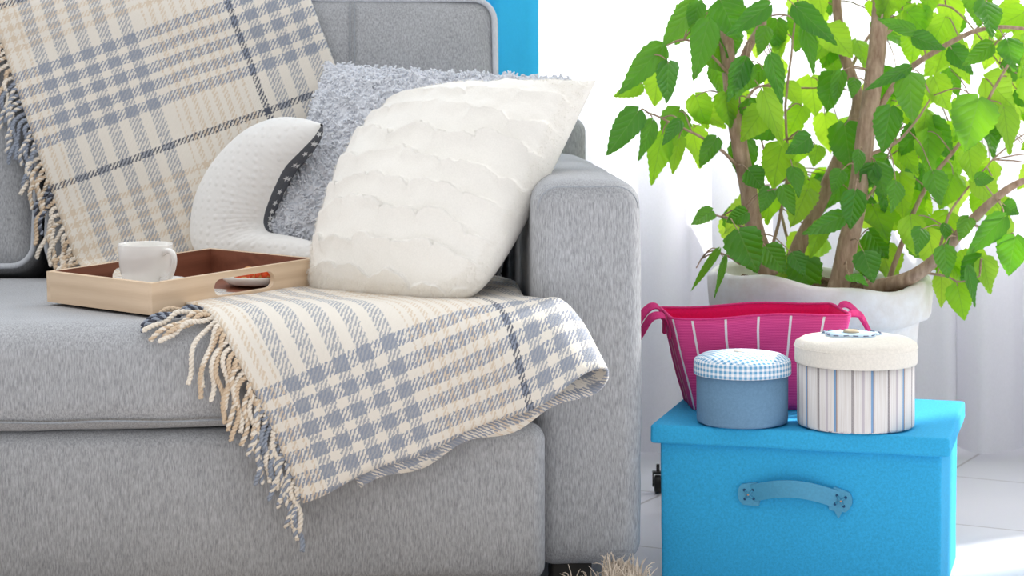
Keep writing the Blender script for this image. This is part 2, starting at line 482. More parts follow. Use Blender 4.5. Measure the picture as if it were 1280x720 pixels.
part('curtain_panel', curtain(-0.95, 0.052, 4.135, 0.015, 2.55, 0.072, 0.024, 11, 0.35), M['blue_curtain'], ct2)

# ------------------------------------------------------------------ sofa
SO = (0.19, 3.16, 0.0); SA = R(4)
sofa = thing('sofa', 'light grey fabric sofa with a square padded arm and loose back cushions', 'sofa', SO, SA)
def S(u, v, z):
    return Vector((SO[0] + u * math.cos(SA) - v * math.sin(SA), SO[1] + u * math.sin(SA) + v * math.cos(SA), z))
def sp(name, bm, mat=M['sofa']): return part(name, bm, mat, sofa, world=False)
UL = -1.95
def arm_d(p, h):
    k = max(0, 1 - (p.x / h.x) ** 2); kk = max(0, 1 - (p.y / h.y) ** 2)
    if p.z > 0: p.z += 0.012 * k * kk ** 0.5 * (p.z / h.z)
    p.x += 0.004 * math.copysign(1, p.x) * abs(p.x / h.x) * max(0, 1 - abs(p.z / h.z)) ** 0.5
    p += Vector((0.0015, 0.0015, 0.001)) * fbm(p, 14)
    return p
sp('arm', rbox(-0.157, 0.0, 0.0, 0.86, 0.05, 0.612, 0.034, (10, 30, 24), 6, arm_d))
def rrect(u0, u1, z0, z1, r, n=6):
    out = []
    for (cx, cz, a0) in ((u1 - r, z1 - r, 0), (u0 + r, z1 - r, 90), (u0 + r, z0 + r, 180), (u1 - r, z0 + r, 270)):
        for k in range(n + 1):
            a = R(a0 + 90 * k / n); out.append((cx + r * math.cos(a), cz + r * math.sin(a)))
    return out
sm = bmesh.new()
tube(sm, [Vector((a, 0.0075, b)) for a, b in rrect(-0.1525, -0.0045, 0.055, 0.607, 0.032)[:14]], 0.0013, 6)
sp('arm_seam', sm, M['seam'])
def soft(amp, s=9):
    def f(p, h):
        return p + Vector((0, amp, amp * 0.5)) * fbm(p + Vector((3, 1, 7)), s)
    return f
sp('base', rbox(UL, -0.168, 0.0, 0.70, 0.06, 0.268, 0.01, (20, 8, 6), 2))
def bp_d(p, h):
    if p.y < 0: p.y -= 0.010 * max(0, 1 - (p.z / h.z) ** 2) ** 0.7 * max(0, min(1, (h.x - p.x) / 0.12)) ** 0.5
    return p + Vector((0, 0.002, 0)) * fbm(p, 6)
sp('front_panel', rbox(UL, -0.146, -0.066, -0.006, 0.045, 0.270, 0.024, (60, 4, 14), 5, bp_d))
def seat_d(p, h):
    k = max(0, 1 - (p.y / h.y) ** 4)
    if p.z > 0: p.z += 0.001 * k + 0.003 * fbm(p, 5) * k
    if p.y < 0 : p.y -= 0.005 * max(0, 1 - (p.z / h.z) ** 2) + 0.0028 * fbm(p + Vector((5, 0, 0)), 7)
    p.z -= 0.004 * (1 if p.z < 0 else 0) * fbm(Vector((p.x, 0, 0)), 3)
    return p
sp('seat_cushion', rbox(UL, -0.164, -0.085, 0.56, 0.270, 0.424, 0.044, (110, 30, 8), 6, seat_d))
sm = bmesh.new()
for zz in (0.376, 0.287):
    tube(sm, [Vector((UL + 0.05 + i * 0.02, -0.0895 + (0.004 if zz < 0.3 else 0.0045), zz + 0.001 * math.sin(i * 0.8))) for i in range(86)], 0.0016, 5)
sp('seat_seam', sm, M['seam'])
LEAN = math.atan2(0.14, 0.47)
def back_cushion(u0, u1):
    hw = (u1 - u0) / 2
    def d(p, h):
        kx = max(0, 1 - (p.x / h.x) ** 6); kz = max(0, 1 - (p.z / h.z) ** 2)
        if p.y < 0: p.y -= 0.016 * kx * kz
        if p.z > 0: p.z -= 0.006 * (p.x / h.x) ** 4
        p = p + Vector((0.001, 0.003, 0.0025)) * fbm(p + Vector((u0 * 5, 0, 0)), 6)
        y, z = p.y, p.z + h.z
        return Vector((p.x, y * math.cos(LEAN) + z * math.sin(LEAN), z * math.cos(LEAN) - y * math.sin(LEAN)))
    return rbox(u0, u1, 0.60 - 0.085, 0.60 + 0.085, 0.415 - 0.245, 0.415 + 0.245, 0.042, (40, 6, 26), 6, d)
cR = None
for (a, b, first) in ((-0.945, -0.168, True), (UL, -0.951, False)):
    bm = back_cushion(a, b)
    for v in bm.verts: v.co.z += 0.0 
    co = sp('back_cushion', bm)
    # piping round the front and rear face
    for yy in (-0.078, 0.078):
        pb = bmesh.new(); pts = []
        hw = (b - a) / 2
        for (x, z) in rrect(-hw + 0.008, hw - 0.008, -0.237, 0.237, 0.036, 6):
            z2 = z + 0.245 - (0.006 * (x / hw) ** 4 if z > 0 else 0)
            pts.append(Vector(((a + b) / 2 + x, 0.60 + yy * math.cos(LEAN) + z2 * math.sin(LEAN), 0.415 + z2 * math.cos(LEAN) - yy * math.sin(LEAN))))
        tube(pb, pts, 0.005, 8, True)
        part('piping', pb, M['piping'], co, world=False)
    if first:
        pb = bmesh.new()
        for du in (-0.004, 0.004):
            pts = []
            for k in range(14):
                z2 = 0.485 - k * 0.012; yy = -0.0865 - 0.016 * max(0, 1 - ((z2 - 0.245) / 0.245) ** 2)
                if k == 0: yy = -0.06
                if k == 1: yy = -0.078
                pts.append(Vector((-0.425 + du, 0.60 + yy * math.cos(LEAN) + z2 * math.sin(LEAN), 0.415 + z2 * math.cos(LEAN) - yy * math.sin(LEAN))))
            tube(pb, pts, 0.0012, 5)
        part('seam', pb, M['seam'], co, world=False)
sp('back_frame', rbox(UL, 0.0, 0.765, 0.885, 0.05, 0.685, 0.03, (30, 4, 16), 5))
for (u, v) in ((-0.10, 0.06), (-0.10, 0.80), (UL + 0.1, 0.06), (UL + 0.1, 0.80)):
    sp('leg', rbox(u - 0.03, u + 0.03, v - 0.03, v + 0.03, 0.0, 0.056, 0.004, (2, 2, 2), 2), M['leg'])

# ------------------------------------------------------------------ plaid throw
prof = [(0.875, 0.70), (0.872, 0.80), (0.865, 0.868), (0.835, 0.905), (0.775, 0.922), (0.705, 0.920), (0.660, 0.900), (0.634, 0.860), (0.615, 0.80), (0.572, 0.68), (0.538, 0.56),
        (0.515, 0.49), (0.503, 0.450), (0.47, 0.434), (0.38, 0.429), (0.2, 0.430), (0.05, 0.429), (-0.040, 0.428), (-0.078, 0.413), (-0.0985, 0.382), (-0.103, 0.345), (-0.104, 0.30), (-0.103, 0.22), (-0.102, 0.0)]
pp = catmull([Vector((0, a, b)) for a, b in prof], 10)
for _ in range(6):
    pp = [pp[0]] + [(pp[i - 1] + pp[i] * 2 + pp[i + 1]) / 4 for i in range(1, len(pp) - 1)] + [pp[-1]]
acc = [0.0]
for i in range(1, len(pp)): acc.append(acc[-1] + (pp[i] - pp[i - 1]).length)
i0 = min(range(len(pp)), key=lambda i: abs(pp[i].z - 0.868) + (10 if pp[i].y > 0.70 else 0))
acc = [a - acc[i0] for a in acc]
def prof_at(q):
    q = max(acc[0], min(acc[-1] - 1e-6, q))
    lo, hi = 0, len(acc) - 1
    while hi - lo > 1:
        m = (lo + hi) // 2
        if acc[m] <= q: lo = m
        else: hi = m
    f = (q - acc[lo]) / (acc[hi] - acc[lo])
    p = pp[lo].lerp(pp[hi], f)
    def tn(i): return (pp[min(i + 1, len(pp) - 1)] - pp[max(i - 1, 0)]).normalized()
    tt = tn(lo).lerp(tn(hi), f).normalized()
    return p, Vector((0, -tt.z, tt.y)) * (-1.0 if False else 1.0)
# make sure the normal points towards the room
_p, _n = prof_at(0.3)
NS = 1.0 if _n.y < 0 else -1.0
def qz(z_or_v, key):
    best = None
    for i, p in enumerate(pp):
        pass
    return best
AL = R(20.3)
def lerp_tab(tab, x):
    if x <= tab[0][0]:
        (x0, y0), (x1, y1) = tab[0], tab[1]
    elif x >= tab[-1][0]:
        (x0, y0), (x1, y1) = tab[-2], tab[-1]
    else:
        for k in range(len(tab) - 1):
            if tab[k][0] <= x <= tab[k + 1][0]:
                (x0, y0), (x1, y1) = tab[k], tab[k + 1]; break
    return y0 + (y1 - y0) * (x - x0) / (x1 - x0)
UE = [(-0.3, -1.15), (0.0, -1.045), (0.45, -0.88), (0.97, -0.645), (1.13, -0.550), (1.265, -0.492)]
def ue(s): return sum(lerp_tab(UE, s + k * 0.02) for k in range(-2, 3)) / 5
SMAX = 1.268; SMIN = -0.20
WT = [(-0.3, 0.515), (0.35, 0.515), (0.75, 0.55), (0.90, 0.535), (1.08, 0.465), (1.20, 0.475), (1.28, 0.495)]
def wd(s): return sum(lerp_tab(WT, s + k * 0.03) for k in range(-2, 3)) / 5
QE = 0.985
def surf(u, q, h, stiff=0.0):
    p, n = prof_at(q)
    n = n * NS
    if p.y > -0.02 and u > -0.172:                    # lies against the sofa arm
        k = min(1, (p.y + 0.02) / 0.05)
        u2 = -0.172 + 0.0 * (u + 0.172)
        u = u * (1 - k) + u2 * k
    if q > QE and stiff > 0:                          # the doubled fold is stiff and juts out past the seat edge
        pe, ne = prof_at(QE)
        aa, bb_ = pe.y, pe.z; m_ = 12; L_ = (q - QE)
        for i_ in range(m_):
            th = R(36) + R(26) * min(1, (i_ + 0.5) / m_ * L_ / 0.20)
            aa -= math.cos(th) * L_ / m_; bb_ -= math.sin(th) * L_ / m_
        th = (R(36) + R(26) * min(1, L_ / 0.20)) * min(1, L_ / 0.03)
        p = p.lerp(Vector((0, aa, bb_)), stiff); n = n.lerp(Vector((0, -math.sin(th), math.cos(th))), stiff).normalized()
    w = 0.0022 * fbm(Vector((u, q, 0.3)), 9) + 0.006 * max(0, fbm(Vector((u * 0.8, q * 0.4, 1.7)), 7))
    if q > 1.06:                                     # free hang: soft waves
        w += (q - 1.06) * 0.10 * (0.5 + 0.5 * math.sin(u * 26 + q * 5)) 
    return Vector((u, p.y, p.z)) + n * (h + w)
def throw_pt(s, t, h):
    k = max(0.0, min(1.0, (s - 1.0) / 0.3)); c = 1 - 0.14 * k
    st = max(0.0, min(1.0, (t - 0.30) / 0.22)); st = 0.85 * st * st * (3 - 2 * st)
    return surf(ue(s) + t * c * math.cos(AL), s - t * (1 - 0.10 * k) * math.sin(AL), h, st)
throw = thing('plaid_throw', 'cream and blue-grey plaid wool throw with twisted fringe draped over the sofa', 'blanket', SO, SA)
bm = bmesh.new(); lay = bm.loops.layers.uv.verify()
NSg = 170; NTg = 70; NF = 12; NU = 34
gap_base = 0.006
grid = []
for i in range(NSg + 1):
    fs = i / NSg
    row = []
    s = SMIN + (SMAX - SMIN) * fs
    W = wd(s)
    # fold loop opens towards the hem
    op = max(0.0, min(1.0, (s - 0.347 * W - 0.955) / 0.09)); op = op * op * (3 - 2 * op)
    r = 0.005 + 0.023 * op
    cs = []
    for j in range(NTg + 1):
        tt = W * j / NTg
        k = max(0, (tt - (W - 0.16)) / 0.16); k = k * k * (3 - 2 * k)
        cs.append((tt, tt, 0.010 + 0.002 + k * (2 * r - 0.006)))
    sh_ = 0.55 * (2 * r - 0.010) * op
    cs = [(a_, b_, h_ - sh_ * max(0.0, min(1.0, (a_ - (W - 0.16)) / 0.16)) ** 2) for a_, b_, h_ in cs]
    tau = W; h_top = cs[-1][2]
    for j in range(1, NF + 1):
        a = PI * j / NF
        cs.append((W + r * math.sin(a), W + r * a, h_top - r + r * math.cos(a)))
    tau = W + PI * r; hb_ = h_top - 2 * r
    for j in range(1, NU + 1):
        d = 0.40 * j / NU
        k = max(0, 1 - d / 0.16); k = k * k * (3 - 2 * k)
        cs.append((W - d, tau + d, 0.003 * (1 - k) + hb_ * k))
    for idx, (tl, tau_, h) in enumerate(cs):
        ss = s
        under = idx > NTg + NF // 2
        if under and fs > 0.85:                           # the lower layer hangs a little lower at the hem
            e = min(1, (idx - NTg - NF // 2) / 12)
            ss = s + (fs - 0.85) / 0.15 * (0.016 + 0.006 * math.sin(tl * 40)) * e
        elif fs > 0.9:
            ss = s + (fs - 0.9) / 0.1 * 0.004 * math.sin(tl * 33 + 1)
        row.append((bm.verts.new(throw_pt(ss, tl, h)), (tau_, ss)))
    grid.append(row)
for i in range(NSg):
    for j in range(len(grid[0]) - 1):
        q = [grid[i][j], grid[i + 1][j], grid[i + 1][j + 1], grid[i][j + 1]]
        f = bm.faces.new([a[0] for a in q])
        for l, a in zip(f.loops, q): l[lay].uv = a[1]
bmesh.ops.recalc_face_normals(bm, faces=bm.faces)
cloth = part('blanket', bm, M['plaid'], throw, world=False)
md = cloth.modifiers.new('thickness', 'SOLIDIFY'); md.thickness = 0.0035; md.offset = 0.0
# twisted fringe strands along the left edge
def strand(s, length, r3, lowhang):
    u = ue(s); q = s
    du, dq = -math.cos(AL + r3.uniform(-0.35, 0.25)), math.sin(AL)
    path = []; n = 22; st = length / n
    droop = 0.16 if s < 0.47 else (0.015 if s < 1.02 else 0.10 + 0.25 * max(0, min(1, (s - 0.97) / 0.15)))
    if s > 1.1: du *= 0.55
    tgt = (r3.uniform(-0.25, 0.35) , 1.0)
    h0 = 0.012; wig = r3.uniform(0, 6.28)
    for k in range(n + 1):
        path.append(surf(u, q, h0 + 0.003 * math.sin(k * 0.5 + wig) - 0.003 * k / n))
        du += (tgt[0] - du) * droop; dq += (tgt[1] - dq) * droop
        L = math.hypot(du, dq)
        u += du / L * st + 0.0012 * math.sin(k * 0.35 + wig); q += dq / L * st
    return path
def two_ply(path, ra, pitch=0.013):
    b = bmesh.new()
    out = [[], []]; L = 0
    fine = catmull(path, 3)
    for i, p in enumerate(fine):
        if i: L += (p - fine[i - 1]).length
        tn = (fine[min(i + 1, len(fine) - 1)] - fine[max(i - 1, 0)]).normalized()
        a = tn.cross(Vector((0, 1, 0.3))).normalized(); c = tn.cross(a)
        for e in (0, 1):
            th = 2 * PI * L / pitch + e * PI
            out[e].append(p + (a * math.cos(th) + c * math.sin(th)) * ra * 0.75)
    nn = len(fine)
    for e in (0, 1):
        tube(b, out[e], [ra * (0.75 if i == nn - 1 else 1.0) for i in range(nn)], 6, mi=e)
    return b
r3 = random.Random(21)
ss = []
s = -0.11
while s < 0.46: ss.append(s); s += r3.uniform(0.0095, 0.0125)
s = 0.97
while s < 1.262: ss.append(s); s += r3.uniform(0.0065, 0.0085)
for s in ss[:98]:
    ln = r3.uniform(0.062, 0.088) if s < 0.5 else r3.uniform(0.070, 0.098)
    if 0.13 < s < 0.25 or s > 1.13: cols = [M['yarn_blue'], M['yarn_cream'] if r3.random() < 0.55 else M['yarn_blue']]
    elif abs(s) < 0.012 or abs(s - 0.315) < 0.012 or abs(s - 0.98) < 0.008: cols = [M['yarn_dark'], M['yarn_blue']]
    elif r3.random() < 0.5: cols = [M['yarn_cream'], M['yarn_cream']]
    else: cols = [M['yarn_tan'], M['yarn_cream'] if r3.random() < 0.5 else M['yarn_tan']]
    if s > 1.13 and r3.random() < 0.3: cols = [M['yarn_cream'], M['yarn_cream']]
    part('fringe_strand', two_ply(strand(s, ln, r3, s > 1.05), 0.0023), cols, throw, world=False)

# ------------------------------------------------------------------ pillows
def pillow_fn(TL, TR, BR, BL, th, pinch=0.06, pw=2.4, rnd=(0, 0, 0, 0), left=0.0):
    TL, TR, BR, BL = map(Vector, (TL, TR, BR, BL))
    nrm = ((TR - BL).cross(TL - BR)).normalized()
    if nrm.y > 0: nrm = -nrm
    ctr = (TL + TR + BR + BL) / 4
    def f(a, b, side, extra=0.0):
        # a left->right, b bottom->top
        x = a; y = b
        ex = pinch * max(0, math.sin(PI * y)) ** 0.8 * (0.5 - x) * 2 * abs(2 * x - 1)
        ey = pinch * max(0, math.sin(PI * x)) ** 0.8 * (0.5 - y) * 2 * abs(2 * y - 1)
        x2 = x + ex * 0.5; y2 = y + ey * 0.5
        cx, cy = 2 * x - 1, 2 * y - 1
        w_ = rnd[(0 if cx < 0 else 1) if cy > 0 else (3 if cx < 0 else 2)]
        q_ = w_ * (abs(cx) * abs(cy)) ** 3
        x2 -= q_ * cx; y2 -= q_ * cy
        x2 -= left * math.sin(PI * y) * (1 - x) ** 2
        p = (BL.lerp(BR, x2)).lerp(TL.lerp(TR, x2), y2)
        k = max(0.0, (1 - abs(2 * a - 1) ** pw) * (1 - abs(2 * b - 1) ** pw)) ** 0.55
        return p + nrm * side * (th * k + extra * min(1, k * 3)), nrm, k
    return f
def pillow_bm(f, n, dispf=None, back_n=None):
    bm = bmesh.new(); lay = bm.loops.layers.uv.verify()
    G = {}
    warp_ = lambda t: 0.5 - 0.5 * math.cos(PI * t) * (0.55 + 0.45 * abs(math.cos(PI * t))) if False else (0.5 - 0.5 * math.cos(PI * t)) * 0.5 + t * 0.5
    for side in (1, -1):
        for i in range(n + 1):
            for j in range(n + 1):
                edge = i in (0, n) or j in (0, n)
                if edge and side == -1: G[(side, i, j)] = G[(1, i, j)]; continue
                a, b = warp_(i / n), warp_(j / n)
                p, nr, k = f(a, b, side)
                if dispf: p = dispf(p, nr, a, b, side, k)
                G[(side, i, j)] = bm.verts.new(p)
        for i in range(n):
            for j in range(n):
                q = [G[(side, i, j)], G[(side, i + 1, j)], G[(side, i + 1, j + 1)], G[(side, i, j + 1)]]
                fc = bm.faces.new(q if side > 0 else q[::-1])
                for l, (ii, jj) in zip(fc.loops, ((i, j), (i + 1, j), (i + 1, j + 1), (i, j + 1)) if side > 0 else ((i, j + 1), (i + 1, j + 1), (i + 1, j), (i, j))):
                    l[lay].uv = (ii / n, jj / n)
    bmesh.ops.recalc_face_normals(bm, faces=bm.faces)
    return bm
def fur_bm(f, dispf, count, length, width, seed, droop=0.5, sides=(1,), curl=0.0):
    rr = random.Random(seed); bm = bmesh.new()
    for _ in range(count):
        side = rr.choice(sides)
        a, b = rr.random(), rr.random()
        p, nr, k = f(a, b, side)
        if k > 0.34: continue
        if dispf: p = dispf(p, nr, a, b, side, k)
        out = nr * side * (0.25 + 0.75 * k) + (Vector((a - 0.5, 0, b - 0.5)) * 1.6 * (1 - k))
        d = (out * (1 - droop) + Vector((rr.uniform(-0.7, 0.7), rr.uniform(-0.2, 0.2), rr.uniform(-1.0, 0.35))) * droop).normalized()
        L = length * rr.uniform(0.6, 1.15)
        w = d.cross(Vector((rr.uniform(-1, 1), rr.uniform(-1, 1), rr.uniform(-1, 1)))).normalized() * width
        m = p + d * L * 0.55 + Vector((0, 0, -0.1 * L))
        e = p + d * L * 0.9 + Vector((rr.uniform(-.3, .3) * L, rr.uniform(-.1, .1) * L, -0.35 * L))
        v = [bm.verts.new(x) for x in (p - w, p + w, m + w * 0.8, m - w * 0.8, e)]
        bm.faces.new((v[0], v[1], v[2], v[3])); bm.faces.new((v[3], v[2], v[4]))
    return bm

# white sculpted plush pillow
fW = pillow_fn(P(482, 108, 3.50), P(746, 100, 3.37), P(596, 388, 3.125), P(372, 372, 3.31), 0.088, 0.035, 2.3, (0.13, 0.0, 0.07, 0.05), 0.06)
def dW(p, nr, a, b, side, k):
    if side < 0: return p
    # rows of overlapping scalloped tufts
    rows, cols = 8.5, 4.6
    wob = 0.35 * fbm(Vector((a * 3, b * 3, 2.0)), 1.6)
    rb = b * rows + wob + 0.8 * a
    row = math.floor(rb)
    ca = a * cols + 0.5 * (row % 2) + 0.25 * fbm(Vector((a * 2, b * 2, 9.0)), 2)
    sc = abs((ca % 1.0) - 0.5) * 2
    fb = (rb - row)
    edge = 0.70 + 0.16 * (1 - sc ** 5) + 0.22 * (noise.random_unit_vector().x * 0 + noise.noise(Vector((math.floor(ca) * 3.7 + row * 1.9, row * 5.3, 0.5))))
    d = fb / edge if fb < edge else 0.0
    hgt = (d ** 2.5) * 0.0105 if fb < edge else 0.0105 * max(0, 1 - (fb - edge) / 0.07)
    return p + nr * (hgt - 0.003) * min(1, k * 2.2) + nr * 0.006 * fbm(p, 9) * k + Vector((1, 0, 1)) * 0.0012 * fbm(p, 60)
wp = thing('plush_pillow', 'ivory plush pillow with sculpted scale pattern, leaning on the sofa arm in front', 'pillow', (-0.10, 3.25, 0.45))
part('cover', pillow_bm(fW, 170, dW), M['fur_white'], wp)
o = part('fur', fur_bm(fW, dW, 36000, 0.0065, 0.00022, 5, 0.6), M['fur_white'], wp, smooth=False); o['kind'] = 'stuff'

# grey curly pillow
fG = pillow_fn(P(408, 79, 3.68), P(712, 97, 3.62), (-0.02, 3.50, 0.437), P(302, 345, 3.515), 0.062, 0.04, 2.6)
def dG(p, nr, a, b, side, k):
    n1 = abs(fbm(p + Vector((1, 2, 3)), 48, 3)); n2 = fbm(p, 110, 2)
    return p + nr * side * (0.012 * n1 + 0.004 * n2) * min(1, k * 3) + Vector((1, 0, 1)) * 0.0035 * fbm(p, 55)
gp = thing('curly_pillow', 'pale grey curly plush pillow leaning on the back cushion behind the ivory pillow', 'pillow', (-0.2, 3.55, 0.45))
part('cover', pillow_bm(fG, 150, dG), M['fur_grey'], gp)
def curls(count, seed):
    rr = random.Random(seed); bm = bmesh.new()
    for _ in range(count):
        a, b = rr.random(), rr.random()
        p, nr, k = fG(a, b, 1); p = dG(p, nr, a, b, 1, k)
        e1 = Vector((rr.uniform(-1, 1), rr.uniform(-0.3, 0.3), rr.uniform(-1, 1))).normalized()
        rad = rr.uniform(0.0020, 0.0036); pts = []
        up = (nr * (0.3 + 0.7 * k) + Vector((a - .5, 0, b - .5)) * 1.5 * (1 - k)).normalized()
        for i in range(6):
            th = -0.3 + i / 5 * rr.uniform(2.6, 3.4)
            pts.append(p + e1 * (rad - rad * math.cos(th)) + up * rad * math.sin(th) * 0.75 + e1.cross(up) * rad * 0.25 * i / 5)
        tube(bm, pts, [0.0016, 0.0019, 0.0020, 0.0019, 0.0017, 0.0013], 4, cap=False)
    return bm
o = part('curly_pile', curls(6500, 8), M['fur_grey'], gp); o['kind'] = 'stuff'

# crescent moon pillow
mo = P(330, 262, 3.525)
mex = Vector((math.cos(R(36)), -math.sin(R(36)), 0)); mez = Vector((0.0, 0.24, 0.971)); men = mex.cross(mez).normalized()
if men.y > 0: men = -men
OUT = [(405, 153), (378, 147), (345, 148), (305, 166), (268, 200), (243, 240), (234, 280), (238, 315), (262, 336), (305, 345), (360, 345), (410, 338), (440, 322)]
INW = [(405, 155), (393, 166), (372, 180), (350, 200), (334, 226), (325, 250), (323, 267), (327, 280), (337, 288), (354, 291), (380, 294), (412, 302), (440, 320)]
IND = [(405, 156), (400, 171), (386, 190), (366, 212), (352, 238), (343, 258), (338, 271), (336, 281), (340, 289), (354, 291), (380, 294), (412, 302), (440, 320)]
cpo, cpw, cpd = [catmull([Vector((x, y, 0)) for x, y in L_], 9) for L_ in (OUT, INW, IND)]
cp = cpo
def mloc(x, y):
    k = 3.5 / F
    return mo + mex * ((x - 330) * k / math.cos(R(36))) * (1.0) + mez * (-(y - 262) * k / 0.971)
NA = 28
rings = []
for i in range(len(cp)):
    a_, b_, w_ = mloc(cpo[i].x, cpo[i].y), mloc(cpd[i].x, cpd[i].y), mloc(cpw[i].x, cpw[i].y)
    ctr = (a_ + b_) / 2; half = (b_ - a_) / 2
    th = 0.044 * min(1.0, half.length / 0.058) ** 0.75
    rt = max(0.2, 1 - (w_ - b_).length / max(1e-4, half.length))
    aw = math.acos(min(1.0, rt ** (1 / 0.9)))
    pts = []
    f_ = i / (len(cp) - 1)
    a0 = 0.30 * aw; a1 = PI + R(48)                            # the grey back wraps round the inner curve
    HN = NA // 2
    for k in range(NA):
        ang = a0 + (a1 - a0) * k / HN if k <= HN else a1 + (2 * PI + a0 - a1) * (k - HN) / HN
        cr = 1 + 0.02 * math.sin(i * 2.2) * (1 if math.cos(ang) > 0.2 else 0)
        ca, sa = math.cos(ang), math.sin(ang)
        pts.append(ctr + half * math.copysign(abs(ca) ** 0.9, ca) + men * th * sa * cr)
    rings.append(pts)
moon = thing('moon_pillow', 'white crescent moon pillow with grey star-print back, propped behind the tray', 'pillow', (mo.x, mo.y, 0.44))
def moon_half(front):
    bm = bmesh.new()
    ks = list(range(0, NA // 2 + 1)) if front else list(range(NA // 2, NA + 1))
    g = [[bm.verts.new(r[k % NA]) for k in ks] for r in rings]
    for i in range(len(g) - 1):
        for j in range(len(ks) - 1): bm.faces.new((g[i][j], g[i + 1][j], g[i + 1][j + 1], g[i][j + 1]))
    bmesh.ops.recalc_face_normals(bm, faces=bm.faces)
    return bm
part('front_cover', moon_half(True), M['minky'], moon)
bb = moon_half(False)
rs = random.Random(4)
for i in range(6, len(rings) - 34, 6):
    for k in (17, 21, 24, 26, 27):
        kk = k + rs.choice((-1, 0, 1)) if k not in (16, 26, 27) else k
        p = (rings[i][kk % NA] + rings[i][(kk + 1) % NA] + rings[i + 1][kk % NA] + rings[i + 1][(kk + 1) % NA]) / 4
        e1 = (rings[i + 1][kk % NA] - rings[i][kk % NA]).normalized(); e2 = (rings[i][(kk + 1) % NA] - rings[i][kk % NA]).normalized()
        nn = e1.cross(e2).normalized()
        ctr = sum(rings[i], Vector()) / NA
        if nn.dot(p - ctr) < 0: nn = -nn
        e2 = nn.cross(e1); rot = rs.uniform(0, 1.2)
        if (i + k) % 2: continue
        vs = []
        for m in range(10):
            rr_ = 0.0062 if m % 2 == 0 else 0.0026
            an = rot + m * PI / 5
            vs.append(bb.verts.new(p + nn * 0.0009 + e1 * rr_ * math.cos(an) + e2 * rr_ * math.sin(an)))
        cv = bb.verts.new(p + nn * 0.0012)
        for m in range(10):
            f = bb.faces.new((cv, vs[m], vs[(m + 1) % 10])); f.material_index = 1
part('star_print_back', bb, [M['star_grey'], M['star_white']], moon)['label'] = 'dark grey back panel printed with white stars'
pb = bmesh.new(); 

# ------------------------------------------------------------------ tray, cup, saucer, plate
TA = R(49)
tray_o = Vector((-0.514, 3.088, 0.4275))
tray = thing('serving_tray', 'square-edged pale wooden serving tray with slot handles, on the sofa seat', 'tray', tray_o, 0)
tray.rotation_euler = (R(0.2), R(-2.2), TA)
# local: +x along the slotted long side (towards the pillows), +y along the short side
TLn, TWd, TH, TT = 0.325, 0.245, 0.046, 0.009
def stadium(cx, cz, hw, r, n=10):
    out = []
    for sgn in (1, -1):
        for k in range(n + 1):
            a = -PI / 2 + PI * k / n
            out.append((cx + sgn * (hw - r) + sgn * r * math.cos(a), cz + sgn * r * math.sin(a)))
    return out
def slot_panel(y0, y1):
    bm = bmesh.new()
    outer = [bm.verts.new((x, y0, z)) for x, z in ((0, 0), (TLn, 0), (TLn, TH), (0, TH))]
    inner = [bm.verts.new((x, y0, z)) for x, z in stadium(TLn * 0.545, TH * 0.53, 0.060, 0.0125)]
    es = []
    for loop in (outer, inner):
        for i in range(len(loop)): es.append(bm.edges.new((loop[i], loop[(i + 1) % len(loop)])))
    r = bmesh.ops.triangle_fill(bm, edges=es, use_beauty=True)
    fs = [f for f in bm.faces]
    ex = bmesh.ops.extrude_face_region(bm, geom=fs)
    for v in [g for g in ex['geom'] if isinstance(g, bmesh.types.BMVert)]: v.co.y = y1
    bmesh.ops.recalc_face_normals(bm, faces=bm.faces)
    return bm
def mark_inner(o, test):
    for p in o.data.polygons:
        if test(p.normal, p.center): p.material_index = 1
def tp(name, bm, mats): return part(name, bm, mats, tray, world=False, smooth=False)
o = tp('side_panel', slot_panel(0, TT), [M['wood_x'], M['wood_in']]); mark_inner(o, lambda n, c: n.y > 0.9)
o = tp('side_panel', slot_panel(TWd - TT, TWd), [M['wood_x'], M['wood_in']]); mark_inner(o, lambda n, c: n.y < -0.9)
o = tp('end_panel', box_bm(0, TT, TT, TWd - TT, 0, TH), [M['wood_y'], M['wood_in']]); bpy.context.view_layer.update(); mark_inner(o, lambda n, c: n.x > 0.9)
o = tp('end_panel', box_bm(TLn - TT, TLn, TT, TWd - TT, 0, TH), [M['wood_y'], M['wood_in']]); mark_inner(o, lambda n, c: n.x < -0.9)
tp('tray_bottom', box_bm(TT, TLn - TT, TT, TWd - TT, 0.002, 0.007), M['wood_in'])
TM = mat_of(tray)
def on_tray(x, y, z=0.007): return TM @ Vector((x, y, z))
def dish(name, label, cat, loc, profile, n=48):
    o = thing(name, label, cat, loc)
    o.rotation_euler = tray.rotation_euler.to_matrix().to_euler() if False else (0, 0, 0)
    return o
sau = on_tray(0.118, 0.156, 0.0095)
saucer = thing('saucer', 'white china saucer under the cup', 'saucer', sau)
part('saucer_dish', lathe([(0, 0.002), (0.03, 0.002), (0.034, 0.0), (0.036, 0.003), (0.058, 0.0115), (0.0635, 0.0150), (0.064, 0.0163), (0.0615, 0.0162), (0.036, 0.0062), (0.028, 0.0050), (0, 0.0050)], 56), M['china'], saucer, world=False)
cup = thing('teacup', 'white china teacup standing on a saucer in the wooden tray', 'cup', sau + Vector((-0.002, 0, 0.0058)), R(-38))
part('cup_body', lathe([(0, 0.002), (0.022, 0.002), (0.023, 0.0), (0.026, 0.0), (0.0275, 0.004), (0.034, 0.012), (0.0385, 0.026), (0.0405, 0.045), (0.0415, 0.064), (0.0412, 0.0655), (0.040, 0.0645), (0.038, 0.045), (0.036, 0.025), (0.030, 0.012), (0, 0.008)], 56), M['china'], cup, world=False)
hb2 = bmesh.new()
